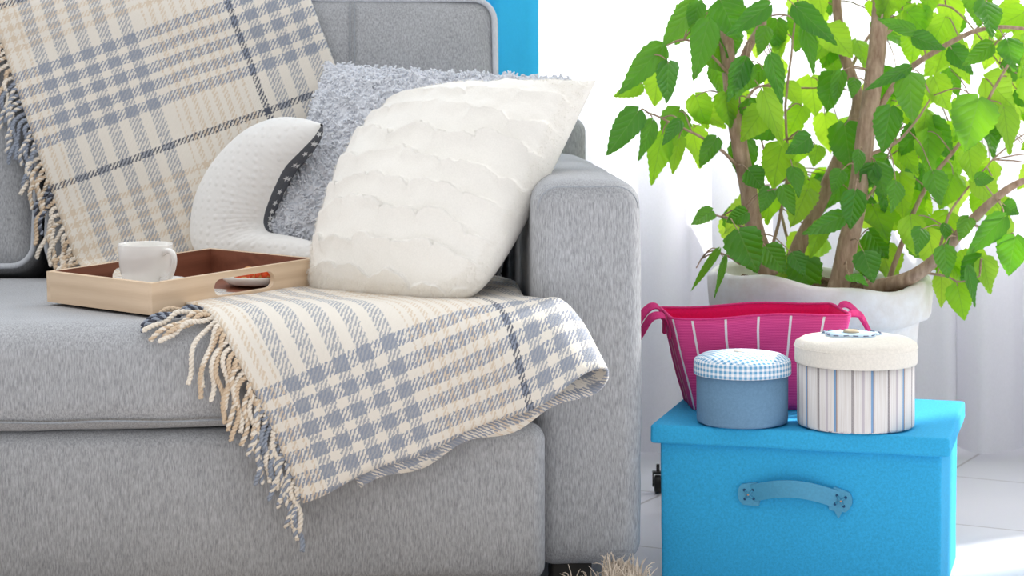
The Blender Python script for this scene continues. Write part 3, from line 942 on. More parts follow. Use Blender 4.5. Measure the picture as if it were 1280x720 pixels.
hp = catmull([Vector((0.039, 0, 0.053)), Vector((0.050, 0, 0.0575)), Vector((0.061, 0, 0.053)), Vector((0.0635, 0, 0.040)), Vector((0.056, 0, 0.021)), Vector((0.046, 0, 0.014)), Vector((0.036, 0, 0.0125))], 8)
tube(hb2, hp, 0.0042, 10)
part('cup_handle', hb2, M['china'], cup, world=False)
pl = on_tray(0.255, 0.064, 0.010)
plate = thing('small_plate', 'small white plate holding pastry in the wooden tray', 'plate', pl)
part('plate_dish', lathe([(0, 0.001), (0.036, 0.001), (0.039, 0.0), (0.042, 0.002), (0.050, 0.0085), (0.0525, 0.0125), (0.052, 0.0137), (0.049, 0.0125), (0.042, 0.0055), (0, 0.0045)], 56), M['china'], plate, world=False)
pas = thing('pastry', 'golden pastry with orange-red filling on the small plate', 'pastry', pl + Vector((0, 0, 0.0055)), R(48))
bm = bmesh.new()
for k in range(7):                                   # overlapping rolled segments of a crescent roll
    a = R(-78 + 26 * k); rr_ = 0.0105 * (1 - 0.5 * (abs(k - 3) / 3) ** 1.6)
    c = Vector((0.034 * math.sin(a), 0.030 * (math.cos(a)) - 0.016, rr_ * 0.9))
    m4 = Matrix.Translation(c) @ Matrix.Rotation(-a, 4, 'Z') @ Matrix.Diagonal((0.011, rr_ * 1.25, rr_, 1))
    bmesh.ops.create_icosphere(bm, subdivisions=3, radius=1.0, matrix=m4)
for v in bm.verts: v.co.z = max(0.0, v.co.z)
part('crust', bm, M['crust'], pas, world=False)
bm = bmesh.new()
for k in range(6):
    a = R(-65 + 26 * k); rr_ = 0.0085
    c = Vector((0.034 * math.sin(a), 0.030 * math.cos(a) - 0.020, rr_ * 1.15))
    bmesh.ops.create_icosphere(bm, subdivisions=3, radius=1.0, matrix=Matrix.Translation(c) @ Matrix.Rotation(-a, 4, 'Z') @ Matrix.Diagonal((0.009, rr_ * 1.35, rr_, 1)))
part('filling', bm, M['jam'], pas, world=False)['label'] = 'orange-red jam filling'

# ------------------------------------------------------------------ blue storage box
BA = R(-15.5); BO = Vector((0.628, 3.098, 0.0))       # front right lid corner on the floor plan
BW, BD, BH = 0.438, 0.345, 0.25
box = thing('storage_box', 'large turquoise canvas storage box with lid and strap handle, on the floor beside the sofa', 'box', BO, BA)
def bxp(name, bm, mat, par=None): return part(name, bm, mat, par or box, world=False)
def body_d(p, h):
    p.x *= 1 - 0.010 * (0.5 - p.z / (2 * h.z)); 
    p += Vector((0.0008, 0.0014, 0)) * fbm(p, 8)
    return p
bxp('box_body', rbox(-BW + 0.012, -0.012, 0.012, BD - 0.012, 0.0, BH - 0.020, 0.005, (24, 20, 16), 3, body_d), M['box_blue'])
def lid_d(p, h):
    if p.z > 0: p.z -= 0.0022 * max(0, 1 - (p.x / h.x) ** 2) * max(0, 1 - (p.y / h.y) ** 2)
    p += Vector((0.001, 0.001, 0.0007)) * fbm(p, 11)
    return p
lid = bxp('box_lid', rbox(-BW, 0, 0, BD, BH - 0.028, BH, 0.005, (30, 24, 3), 3, lid_d), M['box_blue'])
# strap handle: tabs + bowed strap on the front face (local y = 0.012)
def local_px(x, y, off=0.0):
    """point on the box front face behind photo pixel (x, y)"""
    d = Vector(((x - 640) / F, 1, -(y - HY) / F)); o_ = Vector((0, 0, CH))
    n = Vector((math.sin(BA), -math.cos(BA), 0)); p0 = BO + Vector((-math.sin(BA), math.cos(BA), 0)) * 0.012
    tt = (p0 - o_).dot(n) / d.dot(n)
    return mat_of(box).inverted() @ (o_ + d * tt)
hA, hB = local_px(937, 617), local_px(1051, 625)
strap = bmesh.new()
prof_s = []
for k in range(25):
    f = k / 24
    x = hA.x + (hB.x - hA.x) * f; z = hA.z + (hB.z - hA.z) * f + 0.015 * math.sin(PI * f) ** 1.0
    y = 0.0095 - 0.016 * math.sin(PI * f)
    prof_s.append((x, y, z))
sec = []
for k, (x, y, z) in enumerate(prof_s):
    a = prof_s[max(k - 1, 0)]; b = prof_s[min(k + 1, 24)]
    tx, tz = b[0] - a[0], b[2] - a[2]; L = math.hypot(tx, tz); nx, nz = -tz / L, tx / L
    hw = 0.0125
    sec.append([strap.verts.new((x + nx * e, y + dy, z + nz * e)) for e, dy in ((-hw, -0.0012), (hw, -0.0012), (hw, 0.0012), (-hw, 0.0012))])
for k in range(24):
    for m in range(4): strap.faces.new((sec[k][m], sec[k][(m + 1) % 4], sec[k + 1][(m + 1) % 4], sec[k + 1][m]))
strap.faces.new(sec[0]); strap.faces.new(sec[-1][::-1])
bmesh.ops.recalc_face_normals(strap, faces=strap.faces)
hd = bxp('handle', strap, M['strap_blue']); sharp(hd, 40)
for (c, sg, tilt) in ((hA, -1, 4), (hB, 1, -12)):
    tb = bmesh.new(); pts = []
    for k in range(13):
        a = R(90 + 180 * k / 12); pts.append((0.014 * math.cos(a) - 0.003, 0.0172 * math.sin(a) * (0.92 if abs(math.sin(a)) > 0.9 else 1)))
    pts += [(0.013, -0.0175), (0.015, -0.0125), (0.015, 0.0125), (0.013, 0.0175)]
    ct_, st_ = math.cos(R(tilt)), math.sin(R(tilt))
    def tabpt(px_, pz_, y): 
        px_ *= 1 if sg < 0 else -1
        return Vector((c.x + px_ * ct_ - pz_ * st_, y, c.z + px_ * st_ + pz_ * ct_))
    top = [tb.verts.new(tabpt(a, b, 0.0065)) for a, b in pts]; bot = [tb.verts.new(tabpt(a, b, 0.0125)) for a, b in pts]
    tb.faces.new(top); tb.faces.new(bot[::-1])
    for k in range(len(pts)): tb.faces.new((top[k], bot[k], bot[(k + 1) % len(pts)], top[(k + 1) % len(pts)]))
    if sg > 0:                                          # torn loose corner hanging below the right tab
        q = [tb.verts.new(tabpt(a, b, y)) for y in (0.0068, 0.0105) for a, b in ((0.006, -0.016), (-0.006, -0.015), (-0.003, -0.0265))]
        tb.faces.new(q[:3]); tb.faces.new(q[3:][::-1])
        for k in range(3): tb.faces.new((q[k], q[k + 3], q[(k + 1) % 3 + 3], q[(k + 1) % 3]))
    bmesh.ops.recalc_face_normals(tb, faces=tb.faces)
    tab = part('handle_tab', tb, M['strap_blue'], hd, world=False, smooth=False)
    sb = bmesh.new()
    for (a1, b1) in ((-0.0065, -0.0065), (-0.0065, 0.0065), (0.0065, -0.0065), (0.0065, 0.0065)):
        bmesh.ops.create_icosphere(sb, subdivisions=2, radius=0.0022, matrix=Matrix.Translation(tabpt(a1, b1, 0.0062)))
    part('stitch_hole', sb, M['strap_hole'], hd, world=False)
    sb = bmesh.new()
    tube(sb, [tabpt(-0.006, -0.006, 0.0058), tabpt(0, 0, 0.0042), tabpt(0.006, 0.006, 0.0058)], 0.0014, 6)
    tube(sb, [tabpt(-0.006, 0.006, 0.0058), tabpt(0, 0, 0.0042), tabpt(0.006, -0.006, 0.0058)], 0.0014, 6)
    part('cross_stitch', sb, M['strap_blue'], hd, world=False)
    sb = bmesh.new(); bmesh.ops.create_icosphere(sb, subdivisions=2, radius=0.0016, matrix=Matrix.Translation(tabpt(-0.001, 0.0, 0.0034)))
    part('rivet', sb, M['rivet'], hd, world=False)['label'] = 'copper-coloured rivet'

# ------------------------------------------------------------------ round boxes
def soft_round(seed, amp):
    def w(a, r, z):
        k = amp * math.sin(2 * a + seed) + amp * 0.4 * math.sin(5 * a + seed * 2)
        return r + k * min(1, r / 0.03), z
    return w
ra = thing('round_box', 'small round slate-blue fabric box with gingham lid, on the turquoise box', 'box', (0.3445, 3.232, BH), R(20))
part('box_body', lathe([(0, 0.001), (0.064, 0.001), (0.0675, 0.003), (0.068, 0.006), (0.0685, 0.09), (0.066, 0.09), (0, 0.088)], 72, soft_round(1, 0.0004)), M['round_blue'], ra, world=False)
lo = part('box_lid', lathe([(0.0690, 0.0735), (0.0722, 0.0735), (0.0725, 0.076), (0.0722, 0.092), (0.0705, 0.0955), (0.060, 0.1015), (0.04, 0.105), (0.02, 0.1062), (0, 0.1065)], 72, soft_round(2, 0.0004)), M['gingham'], ra, world=False)
part('lid_button', lathe([(0.0, 0.108), (0.006, 0.1082), (0.0115, 0.1078), (0.013, 0.1065), (0.013, 0.1045), (0.0, 0.1045)], 24), M['cream_cloth'], lo, world=False)['label'] = 'flat cream button on the lid'
rb_ = thing('round_box', 'larger round box with ticking stripes and padded cream lid, on the turquoise box', 'box', (0.5105, 3.208, BH), R(5))
part('box_body', lathe([(0, 0.001), (0.082, 0.001), (0.0855, 0.003), (0.086, 0.006), (0.0865, 0.112), (0.084, 0.112), (0, 0.110)], 96, soft_round(3, 0.0005)), M['ticking'], rb_, world=False)
lo = part('box_lid', lathe([(0.0870, 0.094), (0.0900, 0.094), (0.0906, 0.097), (0.0904, 0.117), (0.0908, 0.1185), (0.0895, 0.1235), (0.080, 0.1290), (0.060, 0.1325), (0.03, 0.1340), (0, 0.1345)], 96, soft_round(4, 0.0006)), M['cream_cloth'], rb_, world=False)
sm = bmesh.new(); tube(sm, [Vector((0.0907 * math.cos(2 * PI * k / 72), 0.0907 * math.sin(2 * PI * k / 72), 0.1178)) for k in range(72)], 0.0009, 5, True)
part('lid_seam', sm, M['cream_cloth'], lo, world=False)
fl = bmesh.new(); N_ = 72; fc = Vector((-0.004, 0.010, 0))
def ztop(x, y):
    r = math.hypot(x, y); tab = [(0, 0.1345), (0.03, 0.1340), (0.06, 0.1325), (0.08, 0.129), (0.09, 0.123)]
    return lerp_tab(tab, r)
top = []; low = []
for k in range(N_):
    a = 2 * PI * k / N_; r = 0.046 * (0.78 + 0.22 * abs(math.cos(2.5 * a)) ** 0.6)
    for rr_, z_, L_ in ((r, 0.0016, top), (r, 0.0002, low)):
        x, y = fc.x + rr_ * math.cos(a), fc.y + rr_ * math.sin(a); L_.append(fl.verts.new((x, y, ztop(x, y) + z_)))
cm = [fl.verts.new((fc.x + 0.02 * math.cos(2 * PI * k / N_), fc.y + 0.02 * math.sin(2 * PI * k / N_), 0.1363)) for k in range(N_)]
cv = fl.verts.new((fc.x, fc.y, 0.1367))
for k in range(N_):
    k2 = (k + 1) % N_
    fl.faces.new((top[k], top[k2], cm[k2], cm[k])); fl.faces.new((cm[k], cm[k2], cv)); fl.faces.new((low[k], low[k2], top[k2], top[k]))
ap = part('flower_applique', fl, M['pale_applique'], lo, world=False); ap['label'] = 'pale blue felt flower on the lid'
sm = bmesh.new()
for k in range(0, N_, 4):
    pts = []
    for m in range(3):
        a = 2 * PI * (k + m) / N_; r = 0.046 * (0.78 + 0.22 * abs(math.cos(2.5 * a)) ** 0.6) - 0.002
        x, y = fc.x + r * math.cos(a), fc.y + r * math.sin(a); pts.append(Vector((x, y, ztop(x, y) + 0.0022)))
    tube(sm, pts, 0.0011, 5)
part('stitching', sm, M['stitch'], lo, world=False)
part('lid_button', lathe([(0, 0.1398), (0.006, 0.1398), (0.0105, 0.1402), (0.012, 0.139), (0.012, 0.1365), (0, 0.1365)], 28, centre=(fc.x, fc.y, 0)), M['button'], lo, world=False)['label'] = 'tan button at the flower centre'

# ------------------------------------------------------------------ pink basket
bk_o = Vector((0.380, 3.400, BH)); bkA = R(4)
basket = thing('fabric_basket', 'hot pink fabric basket with white stripes, standing behind the two round boxes', 'basket', bk_o, bkA)
bm = bmesh.new(); lay = bm.loops.layers.uv.verify()
BKH = 0.146
def bk_ring(z, inset):
    f = z / BKH
    hx = 0.104 + 0.037 * f - inset; hy = 0.058 + 0.020 * f - inset; r = 0.012
    pts = []
    path = [(-hx + r, -hy), (hx - r, -hy)]
    n1, n2 = 30, 14
    def arc(cx, cy, a0): return [(cx + r * math.cos(R(a0 + 90 * k / 5)), cy + r * math.sin(R(a0 + 90 * k / 5))) for k in range(6)]
    for k in range(n1): pts.append((-hx + r + (2 * hx - 2 * r) * k / n1, -hy))
    pts += arc(hx - r, -hy + r, -90)[:-1]
    for k in range(n2): pts.append((hx, -hy + r + (2 * hy - 2 * r) * 0 + (2 * hy - 2 * r) * k / n2))
    pts += arc(hx - r, hy - r, 0)[:-1]
    for k in range(n1): pts.append((hx - r - (2 * hx - 2 * r) * k / n1, hy))
    pts += arc(-hx + r, hy - r, 90)[:-1]
    for k in range(n2): pts.append((-hx, hy - r - (2 * hy - 2 * r) * k / n2))
    pts += arc(-hx + r, -hy + r, 180)[:-1]
    return pts
NZ = 14
outer = []; inner = []
def bk_v(x, y, z):
    w = 0.0022 * fbm(Vector((x, y, z)), 14)
    zz = z + (z / BKH) * (0.0022 * math.sin(x * 30 + 1) + 0.003 * (x / 0.14))
    return Vector((x + w, y + w, zz))
for k in range(NZ + 1):
    z = BKH * k / NZ
    outer.append([(bm.verts.new(bk_v(x, y, z)), x, y, z) for x, y in bk_ring(z, 0)])
for k in range(NZ + 1):
    z = BKH * (1 - k / NZ) + 0.004 * (k / NZ)
    inner.append([(bm.verts.new(bk_v(x, y, z)), x, y, z) for x, y in bk_ring(z, 0.004)])
nn_ = len(outer[0])
per_len = []
tot = 0
for i in range(nn_):
    a, b = outer[NZ][i], outer[NZ][(i + 1) % nn_]
    per_len.append(tot); tot += math.hypot(b[1] - a[1], b[2] - a[2])
per_len.append(tot)
def strip(A, B, mi):
    for i in range(nn_):
        j = (i + 1) % nn_
        f = bm.faces.new((A[i][0], A[j][0], B[j][0], B[i][0])); f.material_index = mi
        for l, (ii, Z) in zip(f.loops, ((i, A[i][3]), (i + 1, A[j][3]), (i + 1, B[j][3]), (i, B[i][3]))):
            l[lay].uv = (per_len[ii] / 0.0515 + 0.66, Z)
for k in range(NZ): strip(outer[k], outer[k + 1], 0)
strip(outer[NZ], inner[0], 2)
for k in range(NZ): strip(inner[k], inner[k + 1], 1)
bm.faces.new([v[0] for v in outer[0]][::-1]); f = bm.faces.new([v[0] for v in inner[-1]]); f.material_index = 1
part('basket_body', bm, [M['pink_stripe'], M['pink_in'], M['pink_strap']], basket, world=False)
rm = bmesh.new(); tube(rm, [v[0] for v in []] or [bk_v(x, y, BKH) + Vector((0, 0, 0.0006)) for x, y in bk_ring(BKH, 0.002)], 0.0026, 6, True)
part('rim', rm, M['pink_strap'], basket, world=False)
def ribbon(pts, width, th, wdir):
    b = bmesh.new(); sec = []
    for k, p in enumerate(pts):
        tn = (pts[min(k + 1, len(pts) - 1)] - pts[max(k - 1, 0)]).normalized()
        w = wdir[k] if isinstance(wdir, list) else wdir
        w = (w - tn * w.dot(tn)).normalized(); n = tn.cross(w)
        sec.append([b.verts.new(p + w * a + n * c) for a, c in ((-width, -th), (width, -th), (width, th), (-width, th))])
    for k in range(len(pts) - 1):
        for m in range(4): b.faces.new((sec[k][m], sec[k][(m + 1) % 4], sec[k + 1][(m + 1) % 4], sec[k + 1][m]))
    b.faces.new(sec[0]); b.faces.new(sec[-1][::-1]); bmesh.ops.recalc_face_normals(b, faces=b.faces)
    return b
for sg in (-1, 1):
    xw = 0.141 * sg
    L = [Vector((xw * 0.99 - 0.000, -0.030, 0.128)), Vector((xw + sg * 0.006, -0.031, 0.143)), Vector((xw + sg * 0.024, -0.028, 0.141)), Vector((xw + sg * 0.038, -0.020, 0.118)), Vector((xw + sg * 0.048, -0.004, 0.099)),
         Vector((xw + sg * 0.050, 0.012, 0.104)), Vector((xw + sg * 0.036, 0.026, 0.132)), Vector((xw + sg * 0.018, 0.032, 0.150)), Vector((xw + sg * 0.005, 0.031, 0.148)), Vector((xw * 0.99, 0.030, 0.130))]
    pts = catmull(L, 6)
    hb3 = ribbon(pts, 0.0085, 0.0012, Vector((0.25 * sg, 1.0, 0.5)))
    hnd = part('handle', hb3, M['pink_strap'], basket, world=False); sharp(hnd, 50)
    for yy in (-0.030, 0.030):
        bmx = bmesh.new()
        f = 0.122 / BKH; hx = (0.104 + 0.037 * f) * sg
        box_bm(min(hx + sg * 0.0008, hx + sg * 0.0042), max(hx + sg * 0.0008, hx + sg * 0.0042), yy - 0.009, yy + 0.009, 0.108, 0.136, bmx)
        part('handle_patch', bmx, M['pink_strap'], basket, world=False, smooth=False)

# ------------------------------------------------------------------ pot and plant
PO = Vector((0.535, 3.755, 0.0))
pot = thing('plant_pot', 'large whitewashed clay pot with uneven rim, behind the turquoise box', 'pot', PO)
def pw(a, r, z):
    k = 1 + 0.010 * math.sin(3 * a + 0.6) + 0.006 * math.sin(7 * a)
    zz = z + (z / 0.41) ** 3 * (0.009 * math.cos(a - PI) + 0.006 * math.sin(3 * a + 2) + 0.003 * math.sin(8 * a))
    return r * k, zz
part('pot_body', lathe([(0, 0.0), (0.128, 0.0), (0.136, 0.004), (0.142, 0.05), (0.152, 0.15), (0.162, 0.25), (0.170, 0.335), (0.172, 0.343), (0.186, 0.348), (0.191, 0.356), (0.194, 0.39), (0.1945, 0.410), (0.190, 0.4165), (0.183, 0.4165), (0.179, 0.408), (0.176, 0.36), (0.0, 0.355)], 80, pw), M['pot'], pot, world=False)
bm = bmesh.new(); NR, NA2 = 16, 60
cen = bm.verts.new((0, 0, 0.392)); prev = None
for i in range(1, NR + 1):
    ring = []
    for k in range(NA2):
        a = 2 * PI * k / NA2; r = 0.176 * i / NR
        x, y = r * math.cos(a), r * math.sin(a)
        z = 0.388 + 0.012 * fbm(Vector((x, y, 0)), 30, 4) + 0.012 * (1 - (i / NR) ** 2) + 0.009 * math.cos(a - PI) * i / NR
        ring.append(bm.verts.new((x, y, z)))
    for k in range(NA2):
        if prev: bm.faces.new((prev[k], ring[k], ring[(k + 1) % NA2], prev[(k + 1) % NA2]))
        else: bm.faces.new((cen, ring[k], ring[(k + 1) % NA2]))
    prev = ring
part('soil', bm, M['soil'], pot, world=False)['label'] = 'dark soil in the pot'

plant = thing('hibiscus_plant', 'tall leafy green hibiscus plant with several woody stems, in the whitewashed pot', 'plant', PO + Vector((0, 0, 0.39)))
def br(pts, r0, r1):
    w = catmull([P(*p) for p in pts], 7)
    n = len(w)
    w = [p + Vector((1, 1, 0.3)) * 0.0022 * fbm(p, 18) for p in w]
    return w, [r0 + (r1 - r0) * i / (n - 1) for i in range(n)]
trunks = [
    ([(962, 345, 3.70), (948, 300, 3.70), (938, 255, 3.70), (928, 200, 3.70), (918, 140, 3.70), (910, 70, 3.71), (906, 0, 3.72), (902, -60, 3.73), (905, -190, 3.75)], 0.0165, 0.0105),
    ([(985, 345, 3.80), (1000, 305, 3.80), (1024, 255, 3.80), (1050, 195, 3.79), (1072, 132, 3.78), (1066, 100, 3.78), (1052, 60, 3.78), (1046, 0, 3.77), (1044, -40, 3.77), (1040, -150, 3.76)], 0.0150, 0.0060),
    ([(1046, 365, 3.68), (1056, 325, 3.68), (1068, 265, 3.68), (1078, 200, 3.68), (1088, 130, 3.68), (1096, 60, 3.69), (1104, -10, 3.70), (1110, -60, 3.70), (1124, -200, 3.71)], 0.0185, 0.0135),
    ([(1085, 362, 3.70), (1112, 356, 3.67), (1142, 345, 3.64), (1172, 322, 3.62), (1206, 285, 3.60), (1240, 252, 3.58), (1275, 228, 3.56), (1330, 212, 3.55)], 0.0150, 0.0040),
]
branches = [
    ([(1108, 360, 3.72), (1122, 318, 3.72), (1141, 268, 3.71), (1165, 222, 3.70), (1194, 186, 3.70), (1226, 140, 3.69), (1256, 88, 3.68), (1290, 40, 3.68)], 0.0052, 0.0020),
    ([(1096, 140, 3.69), (1130, 92, 3.68), (1180, 58, 3.66), (1222, 38, 3.65), (1262, 34, 3.65), (1310, 42, 3.65)], 0.0060, 0.0026),
    ([(928, 215, 3.70), (905, 190, 3.67), (870, 168, 3.64), (836, 152, 3.62), (808, 140, 3.60)], 0.0034, 0.0012),
    ([(916, 108, 3.70), (935, 62, 3.68), (952, 28, 3.66), (960, -20, 3.65)], 0.0085, 0.0060),
    ([(914, 96, 3.70), (890, 70, 3.67), (860, 50, 3.64), (830, 58, 3.62), (802, 74, 3.60)], 0.0030, 0.0012),
    ([(1083, 195, 3.68), (1120, 178, 3.66), (1146, 150, 3.64), (1165, 120, 3.63)], 0.0034, 0.0014),
    ([(1172, 318, 3.62), (1186, 270, 3.64), (1206, 240, 3.66), (1240, 200, 3.68)], 0.0030, 0.0012),
    ([(948, 305, 3.69), (930, 285, 3.66), (905, 272, 3.63), (880, 266, 3.62)], 0.0030, 0.0012),
    ([(925, 330, 3.69), (905, 318, 3.66), (885, 315, 3.63), (870, 335, 3.61)], 0.0022, 0.0010),
    ([(958, 330, 3.72), (975, 270, 3.72), (985, 200, 3.72), (982, 140, 3.72), (990, 60, 3.72), (1000, -20, 3.72)], 0.0032, 0.0016),
    ([(1068, 270, 3.70), (1092, 236, 3.74), (1105, 205, 3.78), (1130, 150, 3.82)], 0.0028, 0.0012),
    ([(1150, 340, 3.66), (1180, 345, 3.64), (1200, 352, 3.62), (1225, 345, 3.62)], 0.0026, 0.0010),
    ([(1215, 280, 3.60), (1240, 290, 3.58), (1262, 300, 3.57)], 0.0024, 0.0010),
    ([(1060, 90, 3.78), (1090, 40, 3.86), (1120, 10, 3.92), (1150, -30, 3.95)], 0.0034, 0.0014),
    ([(1098, 50, 3.69), (1140, 20, 3.80), (1190, 10, 3.86), (1250, 80, 3.90)], 0.0036, 0.0012),
    ([(1080, 365, 3.78), (1100, 300, 3.84), (1110, 240, 3.88), (1170, 170, 3.92), (1230, 150, 3.94)], 0.0036, 0.0014),
    ([(1000, 350, 3.84), (985, 300, 3.88), (965, 220, 3.92), (950, 150, 3.94), (975, 80, 3.95)], 0.0034, 0.0014),
    ([(920, 150, 3.71), (945, 110, 3.80), (985, 110, 3.86), (1030, 110, 3.90)], 0.0034, 0.0012),
]
nodes = []
for pts, a, b in trunks:
    w, rr_ = br(pts, a, b); bm = tube(bmesh.new(), w, rr_, 12)
    bm_o = part('stem', bm, M['bark'], plant); nodes += w[::2]
for pts, a, b in branches:
    w, rr_ = br(pts, a, b); part('branch', tube(bmesh.new(), w, rr_, 7), M['bark'], plant); nodes += w[1::2]

def leaf_into(bm, base, tip, width, nrm, rr, curl=0.15, fold=0.18, petiole_to=None, mi=0):
    """one toothed ovate leaf; base/tip world points, width metres"""
    lay = bm.loops.layers.uv.verify()
    ax = tip - base; L = ax.length; ax.normalize()
    side = ax.cross(nrm)
    if side.length < 1e-3: side = ax.cross(Vector((0.2, -1, 0.3)))
    side.normalize(); up = side.cross(ax).normalized()
    if up.dot(nrm) < 0: up = -up
    NL, NWd = 17, 3
    rows = []
    bend = rr.uniform(-0.2, 1.0) * curl
    for i in range(NL + 1):
        f = i / NL
        wv = (max(0, math.sin(PI * min(1, f ** 0.62))) ** 0.8) * (1 - 0.35 * f) * 1.10
        if i == 0: wv = 0.10
        if i == NL: wv = 0.0
        back = 0.0
        row = []
        for j in range(-NWd, NWd + 1):
            g = j / NWd
            tooth = (0.06 if (i % 2 == 0) else -0.035) if abs(j) == NWd and 1 < i < NL else 0
            x = g * width / 2 * (wv + tooth)
            y = L * f - (0.07 * L * (1 - f) ** 3 * abs(g) if i < 5 else 0) + (tooth * -0.25 * width)
            z = -bend * L * (f - 0.15) ** 2 + fold * abs(x) + 0.07 * width * math.sin(f * 9 + g * 2) * abs(g)
            row.append((bm.verts.new(base + ax * y + side * x + up * z), (g * wv * 0.5, f)))
        rows.append(row)
    for i in range(NL):
        for j in range(2 * NWd):
            q = [rows[i][j], rows[i][j + 1], rows[i + 1][j + 1], rows[i + 1][j]]
            f = bm.faces.new([a[0] for a in q]); f.material_index = mi
            for l, a in zip(f.loops, q): l[lay].uv = a[1]
    if petiole_to is not None:
        mid = base.lerp(petiole_to, 0.5) + Vector((0, 0, 0.12 * (base - petiole_to).length))
        p_ = catmull([base + ax * 0.003, base.lerp(mid, 0.45) - ax * 0.002, mid, petiole_to], 3)
        tube(bm, p_, [0.0008 + 0.0007 * k / (len(p_) - 1) for k in range(len(p_))], 5, cap=False, mi=1)
def nearest(p):
    return min(nodes, key=lambda q: (q - p).length + 0.15 * max(0, p.z - q.z) * 0)
# leaves seen one by one: base x,y -> tip x,y, width (in the plant close-up), depth
LV = [
 (104,250,32,352,66,3.58),(112,188,50,218,44,3.62),(158,105,60,212,62,3.60),(172,140,168,232,56,3.57),(238,2,155,108,60,3.60),(240,5,222,75,46,3.58),(262,48,228,182,66,3.55),
 (290,2,330,92,90,3.60),(398,12,300,82,48,3.56),(392,62,374,125,40,3.60),(345,132,305,230,56,3.58),(352,142,322,226,52,3.60),(402,125,428,236,46,3.57),(385,205,430,330,60,3.62),
 (232,214,262,292,62,3.70),(136,272,105,362,42,3.58),(158,300,135,418,60,3.64),(198,272,158,326,34,3.56),(196,308,180,392,42,3.66),(280,310,240,376,46,3.62),(458,14,552,102,56,3.57),
 (478,62,502,166,42,3.58),(490,310,436,346,52,3.62),(508,328,498,376,42,3.64),(352,382,388,428,56,3.66),(452,378,468,442,42,3.62),(428,420,456,486,42,3.60),(400,424,380,478,42,3.62),
 (490,402,478,474,58,3.74),(270,474,224,506,40,3.58),(350,478,300,500,44,3.58),(330,520,372,614,92,3.55),(285,562,220,656,20,3.56),(300,578,275,672,18,3.56),(392,556,436,616,62,3.60),
 (452,570,480,622,44,3.60),(566,486,474,528,48,3.60),(520,500,490,582,46,3.66),(560,384,540,432,42,3.62),(592,430,580,518,60,3.57),(612,568,634,636,64,3.57),(578,620,622,642,36,3.55),
 (672,242,652,346,70,3.56),(714,168,722,280,74,3.55),(724,70,640,42,34,3.58),(714,152,614,202,32,3.56),(722,82,796,112,46,3.57),(768,172,802,252,66,3.62),(870,222,838,342,108,3.52),
 (884,6,902,84,66,3.56),(900,100,834,148,44,3.58),(934,90,952,162,66,3.55),(884,176,952,244,90,3.70),(926,240,942,348,66,3.68),(766,386,784,462,60,3.58),(684,410,676,478,46,3.57),
 (716,488,728,578,64,3.62),(740,514,732,572,46,3.56),(862,402,906,404,34,3.57),(846,330,858,412,56,3.62),(792,504,802,552,28,3.58),(792,554,800,628,52,3.54),(928,488,842,574,56,3.52),
 (952,532,936,622,76,3.52),(878,580,898,662,62,3.66),(822,640,838,722,62,3.64),(846,600,864,692,30,3.58),(848,490,826,542,42,3.58),(926,460,962,482,42,3.56),(630,460,668,545,82,3.78),
 (602,340,594,392,32,3.62),(592,178,584,222,32,3.66),(560,160,544,238,38,3.66),(545,62,498,136,62,3.80),(742,250,752,372,62,3.78),(700,340,736,398,48,3.76),(962,8,898,42,48,3.76),
 (806,90,852,192,62,3.76),(596,92,622,162,52,3.80),(786,620,786,692,42,3.66),
]
lr = random.Random(31)
cnt = 0
BACKLIT = {1, 14, 16, 18, 23, 28, 37, 52, 53, 59, 64, 65, 69, 73, 74, 75, 76, 77, 78, 79, 13, 56, 47}  # indices of leaves given the bright backlit colouring
for li_, (bx_, by_, tx_, ty_, w_, d_) in enumerate(LV):
    k = 540 / 972
    b = P(740 + bx_ * k, by_ * k, d_ + 0.01 * lr.uniform(-1, 1)); tp_ = P(740 + tx_ * k, ty_ * k, d_ + lr.uniform(-0.035, 0.015))
    nrm = Vector((lr.uniform(-0.45, 0.45), -1, lr.uniform(-0.05, 0.6)))
    bm = bmesh.new()
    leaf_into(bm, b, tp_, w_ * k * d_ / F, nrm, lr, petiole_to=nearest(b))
    part('leaf', bm, [M['leaf_backlit' if li_ in BACKLIT else 'leaf'], M['bark']], plant); cnt += 1
# the rest of the foliage, further back, towards the window
def dens(x, y):
    if x < 800 or (x < 905 and y > 190): return 0.0
    left = 0.25 if x < 860 else (0.6 if x < 930 else 1.0)
    if y > 330: return 0.25 if 1160 < x < 1250 else 0.0
    if y > 250: return 0.75 * left
    if x < 880 and y > 200: return 0.05
    return left
fol = bmesh.new(); many = 0
while many < 200:
    x = lr.uniform(800, 1330); y = lr.uniform(-150, 345)
    if lr.random() > dens(x, y): continue
    d = lr.uniform(3.66, 4.02)
    ln = lr.uniform(36, 62) * d / F; a = lr.gauss(0, 0.55)
    b = P(x, y, d); ax = Vector((math.sin(a), lr.uniform(-0.45, 0.3), -math.cos(a))).normalized()
    nrm = Vector((lr.uniform(-0.8, 0.8), -1, lr.uniform(-0.3, 0.8)))
    nb = nearest(b)
    if (nb - b).length > 0.16: continue
    if cnt < 99 and d < 3.78 and 830 < x < 1270 and y > 0:
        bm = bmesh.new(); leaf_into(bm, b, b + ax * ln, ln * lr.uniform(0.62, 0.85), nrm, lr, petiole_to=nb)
        part('leaf', bm, [M['leaf_backlit' if lr.random() < 0.6 else 'leaf'], M['bark']], plant); cnt += 1
    else:
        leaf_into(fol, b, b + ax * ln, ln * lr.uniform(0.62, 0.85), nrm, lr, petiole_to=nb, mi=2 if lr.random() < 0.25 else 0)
    many += 1
o = part('foliage', fol, [M['leaf_backlit'], M['bark'], M['leaf']], plant); o['kind'] = 'stuff'

